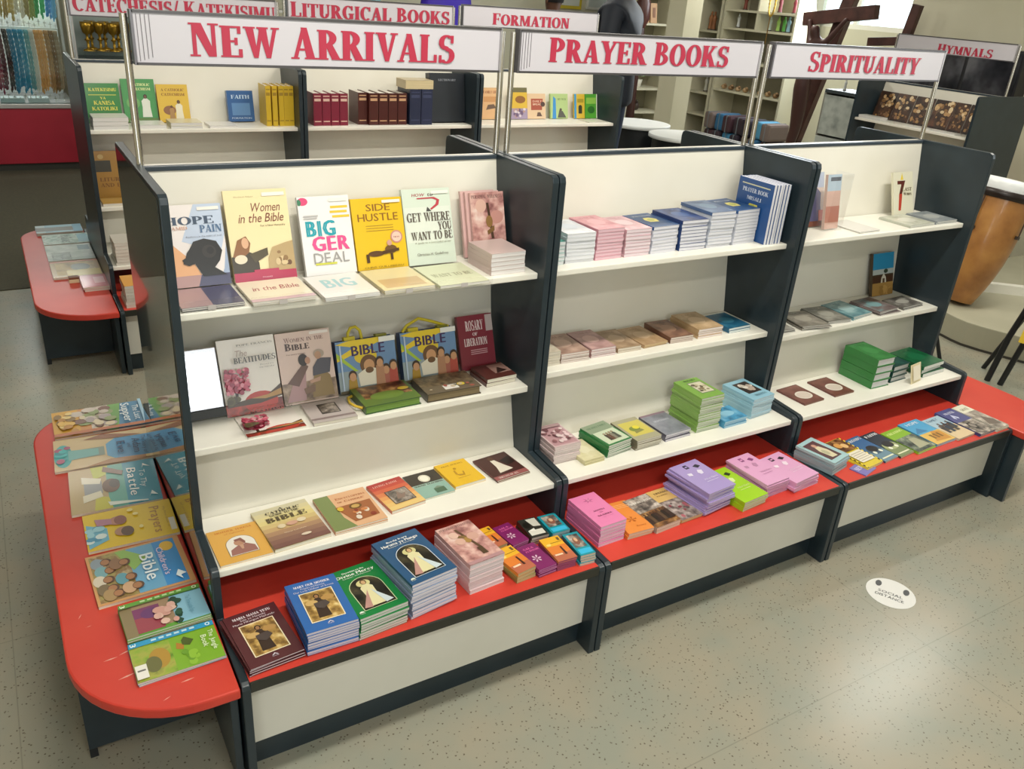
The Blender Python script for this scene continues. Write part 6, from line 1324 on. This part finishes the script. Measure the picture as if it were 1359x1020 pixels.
# blue and brown packed cloth bundles
G = 'packed cloth bundles below the cabinet'
rdb = random.Random(5)
BUN = []
for r_ in range(3):
    for c_ in range(7): BUN.append((r_, c_))
for i, (r_, c_) in enumerate(BUN):
    colr = ['#3a7ba2', '#2a5f86', '#2a2230', '#3f262f', '#4a8cb0', '#332630', '#6a5c58'][(r_*3+c_*2+(c_ > 3)*2) % 7]
    b = thing('cloth_bundle', f'packed cloth bundle in the {("bottom", "middle", "top")[r_]} layer, {pos_word(c_, 7)}, below the cabinet', 'cloth bundle', (7.36+.03*((c_+r_) % 2), 5.62-.155*c_, .0+.198*r_), 0, G)
    m = MB()
    m.box(-.16, .16, -.070, .070, 0, .192, M(colr, .6)); m.build('wrap', b, bevel=.03)
    m = MB(); m.box(-.1605, .1605, -.006, .006, .0, .1945, M('#6a747c', .5)); m.build('band', b)
# dark wooden post left of the cabinet
dp = thing('carved_post', 'dark red-brown carved wooden post left of the pillar', 'carving', (6.44, 6.18, 0))
m = MB(); m.lathe([(.075, 0), (.075, .03)], M('#2a1a16', .4), n=20); m.build('base', dp)
m = MB(); m.lathe([(.05, .0305), (.055, .4), (.045, .8), (.06, 1.3), (.045, 1.45)], M('#3a1f1a', .4), n=18); m.build('shaft', dp)
m = MB(); m.lathe([(.045, 1.4505), (.09, 1.55), (.085, 1.72), (.05, 1.80), (.065, 1.88), (.03, 1.97)], M('#4a2620', .4), n=18); m.build('carved_figure', dp)

# ------------------------------------------------------------------ crosses by the window
WD = noise_mat('dark_carved_wood', ['#3a201c', '#4c2c26', '#5a362e'], 9, .45, 4)
def beam(m, p, q, w, th, mat):
    p = Vector(p); q = Vector(q); d = (q-p); L = d.length; d.normalize()
    up = Vector((1, 0, 0)); sd = d.cross(up).normalized()
    T = Matrix((up, sd, d)).transposed().to_4x4(); T.translation = p
    m.box(-th/2, th/2, -w/2, w/2, 0, L, mat, T)
def skin_obj(name, pts, edges, mat, parent, sub=2, root=0):
    me = bpy.data.meshes.new(name); me.from_pydata([p[:3] for p in pts], edges, [])
    o = bpy.data.objects.new(name, me); COL.objects.link(o)
    me.materials.append(mat)
    md = o.modifiers.new('skin', 'SKIN'); md.use_smooth_shade = True
    if not me.skin_vertices: 
        bm = bmesh.new(); bm.from_mesh(me); bm.verts.layers.skin.verify(); bm.to_mesh(me); bm.free()
    for i, p in enumerate(pts):
        r = p[3]; me.skin_vertices[0].data[i].radius = (r, r) if not isinstance(r, tuple) else r
        me.skin_vertices[0].data[i].use_root = (i == root)
    s = o.modifiers.new('smooth', 'SUBSURF'); s.levels = sub; s.render_levels = sub
    o.parent = parent
    return o
t = thing('crucifix', 'large dark wooden crucifix with a carved body leaning by the window', 'crucifix', (6.6, 3.6, 0))
m = MB(); beam(m, (0, .265, .035), (0, -.24, 2.15), .13, .07, WD); m.build('upright', t, bevel=.004)
m = MB(); beam(m, (-.072, .24, 1.695), (-.072, -.54, 1.80), .115, .07, WD); m.build('crossbar', t, bevel=.004)
m = MB(); m.box(-.14, .14, .10, .42, 0, .034, WD); m.build('foot', t, bevel=.004)
cb_ = [(-.13, .04, .72, .055), (-.15, .03, .95, .075), (-.17, .03, 1.12, .08), (-.16, .03, 1.30, .06), (-.16, -.03, 1.47, .075), (-.18, -.025, 1.555, .03), (-.19, .0, 1.60, .055), (-.19, .005, 1.66, .04),
       (-.15, .06, 1.50, .035), (-.13, .10, 1.60, .028), (-.12, .145, 1.70, .022), (-.15, -.12, 1.51, .035), (-.13, -.20, 1.62, .028), (-.12, -.285, 1.735, .022), (-.13, .06, .60, .05), (-.12, .10, .42, .04)]
skin_obj('corpus', cb_, [(0, 1), (1, 2), (2, 3), (3, 4), (4, 5), (5, 6), (6, 7), (4, 8), (8, 9), (9, 10), (4, 11), (11, 12), (12, 13), (0, 14), (14, 15)], M('#43241f', .5), t, 1, 3)
t = thing('cross', 'plain dark wooden cross leaning at the wall corner', 'cross', (6.68, 2.9, 0))
m = MB(); beam(m, (0, .16, .01), (0, -.12, 1.88), .085, .05, WD); m.build('upright', t, bevel=.004)
m = MB(); beam(m, (-.053, .25, 1.555), (-.053, -.22, 1.60), .07, .05, WD); m.build('crossbar', t, bevel=.004)
dc = thing('display_case', 'small grey-white display case left of the HYMNALS unit', 'display case', (6.25, 2.78, 0))
m = MB(); m.box(0, .34, 0, .42, 0, .74, M('#b9beb8', .5)); m.build('base', dc, bevel=.004)
m = MB(); m.box(0, .34, 0, .42, 1.115, 1.145, M('#3c4448', .4)); m.build('top_board', dc, bevel=.003)
m = MB(); m.box(.32, .34, .001, .419, .7405, 1.1145, M('#d4d8d0', .5)); m.build('back_panel', dc)
m = MB(); m.box(0, .319, .40, .42, .7405, 1.1145, M('#8a8880', .4)); m.build('side_frame', dc)
m = MB(); m.box(.0, .319, 0, .015, .7405, 1.1145, M('#8a9090', .4)); m.build('side_frame', dc)
m = MB(); m.box(-.006, -.001, .012, .40, .76, 1.10, noise_mat('frosted_panel', ['#8c928e', '#b4bab4', '#c9cec8'], 7, .3, 3)); m.build('front_panel', dc)
for i, (y, z, h, c_, l) in enumerate(((2.92, 1.1455, .09, '#b9bcbc', 'silver ornament on the display case, left'), (3.08, 1.1455, .10, '#c4c6c4', 'silver ornament on the display case, right'))):
    statuette(6.36, y, z, h, c_, l, 'figures at the small display case')

# ------------------------------------------------------------------ people
def person(label, loc, rz, H, jacket, trousers, collar, arms, skin_c='#5a3a28', hair_c='#14100e'):
    t = thing('person', label, 'person', loc, rz)
    s = H/1.75
    def S(*a): return [tuple(v*s for v in p[:3])+(p[3]*s,) for p in a]
    SK = M(skin_c, .5)
    # facing -y; pelvis, spine, neck, head, legs, arms as one surface
    B = S((0, 0, .95, .13), (0, .005, 1.10, .125), (0, .01, 1.28, .145), (0, .01, 1.42, .10), (0, .0, 1.50, .055), (0, -.012, 1.56, .075), (0, -.015, 1.64, .098), (0, -.01, 1.72, .06),
          (.09, 0, .90, .095), (.10, -.01, .50, .062), (.10, .015, .09, .045), (.10, -.07, .035, .045), (.10, -.15, .03, .035),
          (-.09, 0, .90, .095), (-.10, -.01, .50, .062), (-.10, .015, .09, .045), (-.10, -.07, .035, .045), (-.10, -.15, .03, .035))
    E_ = [(0, 1), (1, 2), (2, 3), (3, 4), (4, 5), (5, 6), (6, 7), (0, 8), (8, 9), (9, 10), (10, 11), (11, 12), (0, 13), (13, 14), (14, 15), (15, 16), (16, 17)]
    AJ = []
    for side in (1, -1):
        el, wr = arms
        k = len(B)
        pts = S((.17*side, .01, 1.40, .06), (el[0]*side, el[1], el[2], .042), (wr[0]*side, wr[1], wr[2], .030))
        d = (Vector(pts[2][:3])-Vector(pts[1][:3])).normalized()
        palm = Vector(pts[2][:3])+d*.06*s
        B += pts+[tuple(palm)+(.030*s,)]
        E_ += [(3, k), (k, k+1), (k+1, k+2), (k+2, k+3)]
        AJ.append(pts)
        sd = Vector((0, 1, 0)).cross(d).normalized() if abs(d.y) < .9 else Vector((0, 0, 1)).cross(d).normalized()
        fw = d.cross(sd)
        for j, ln in enumerate((.062, .072, .067, .052)):
            b0 = palm+sd*(j-1.5)*.017*s+d*.02*s; b1 = b0+d*ln*.55*s; b2 = b1+(d*.8+fw*.5).normalized()*ln*.55*s
            q = len(B); B += [tuple(b0)+(.0095*s,), tuple(b1)+(.0085*s,), tuple(b2)+(.007*s,)]; E_ += [(k+3, q), (q, q+1), (q+1, q+2)]
        b0 = palm-sd*.032*s-d*.01*s; b1 = b0+(d*.7-sd*.5).normalized()*.04*s; q = len(B)
        B += [tuple(b0)+(.011*s,), tuple(b1)+(.0085*s,)]; E_ += [(k+3, q), (q, q+1)]
    body = skin_obj('body', B, E_, SK, t, 2, 0)
    # clothing
    J = S((0, 0, .80, .165), (0, 0, .88, .165), (0, .005, 1.0, .158), (0, .005, 1.10, .152), (0, .01, 1.28, .168), (0, .01, 1.42, .12), (0, .005, 1.50, .074), (0, .0, 1.53, .070))
    EJ = [(0, 1), (1, 2), (2, 3), (3, 4), (4, 5), (5, 6), (6, 7)]
    for p in AJ:
        k = len(J); w_ = Vector(p[1][:3]).lerp(Vector(p[2][:3]), .93)
        J += [p[0][:3]+(.076*s,), p[1][:3]+(.056*s,), tuple(w_)+(.044*s,)]; EJ += [(5, k), (k, k+1), (k+1, k+2)]
    skin_obj('jacket', J, EJ, M(jacket, .65), t, 2, 0)
    T_ = S((0, 0, 1.0, .125), (0, 0, .93, .125), (.075, 0, .85, .105), (.095, -.005, .70, .095), (.10, -.01, .50, .078), (.10, .012, .10, .064), (-.075, 0, .85, .105), (-.095, -.005, .70, .095), (-.10, -.01, .50, .078), (-.10, .012, .10, .064))
    skin_obj('trousers', T_, [(0, 1), (1, 2), (2, 3), (3, 4), (4, 5), (1, 6), (6, 7), (7, 8), (8, 9)], M(trousers, .75), t, 2, 0)
    for side in (1, -1):
        F = S((.10*side, .035, .045, .046), (.10*side, -.06, .042, .050), (.10*side, -.17, .032, .042))
        skin_obj('shoe', F, [(0, 1), (1, 2)], M('#1a1716', .4), t, 2, 0)
    m = MB(); m.lathe([(.076*s, 1.490*s), (.074*s, 1.515*s), (.068*s, 1.532*s), (.060*s, 1.528*s)], M(collar, .6), n=24); m.build('collar', t)
    # hair cap, face
    m = MB(); vs = []; fs = []; n, kk = 28, 12
    for j in range(kk+1):
        ph = PI/2-(PI*.62)*j/kk
        for i in range(n):
            a = 2*PI*i/n
            z = math.sin(ph); r = math.cos(ph)
            x_, y_ = r*math.cos(a), r*math.sin(a)
            if y_ < -.35*r and z < .45: z = .45+.05*(z-.45)
            vs.append((x_*.097*s, (y_*.112-.008)*s, (1.655+z*.105)*s))
    for j in range(kk):
        for i in range(n): fs.append((j*n+i, (j+1)*n+i, (j+1)*n+(i+1) % n, j*n+(i+1) % n))
    m.mesh(vs, fs, M(hair_c, .9), True); m.build('hair', t)
    m = MB()
    for sx in (1, -1):
        m.ball((.034*sx*s, -.100*s, 1.640*s), .013*s, .008*s, .006*s, M('#e6e0d8', .3), 10, 6)
    m.build('eyes', t)
    m = MB()
    for sx in (1, -1): m.ball((.034*sx*s, -.107*s, 1.640*s), .0065*s, .004*s, .0055*s, M('#1c120c', .3), 8, 6)
    m.build('irises', t)
    m = MB(); m.mesh([(v[0]*s, v[1]*s, v[2]*s) for v in ((0, -.104, 1.648), (-.015, -.104, 1.602), (.015, -.104, 1.602), (0, -.130, 1.606), (0, -.112, 1.594))], [(0, 1, 3), (0, 3, 2), (1, 4, 3), (3, 4, 2), (0, 2, 4, 1)], SK, True); m.build('nose', t)
    m = MB(); m.ball((0, -.098*s, 1.572*s), .024*s, .010*s, .008*s, M('#6a3a34', .45), 12, 6); m.build('mouth', t)
    for sx in (1, -1):
        m = MB(); m.ball((.098*sx*s, -.005*s, 1.625*s), .010*s, .018*s, .030*s, SK, 10, 6); m.build('ear', t)
    return t
person('person in a dark navy jacket with a white collar standing behind the FORMATION shelf', (4.03, 3.46, 0), math.radians(215), 2.07, '#131b28', '#27344c', '#d4dce4', ((.25, .02, 1.14), (.24, -.10, .90)))
person('person with short dark hair standing far behind the FORMATION sign', (4.92, 5.75, 0), math.radians(190), 1.80, '#4a4a4c', '#2c2c30', '#8a8a8c', ((.24, .02, 1.14), (.22, -.12, .92)))
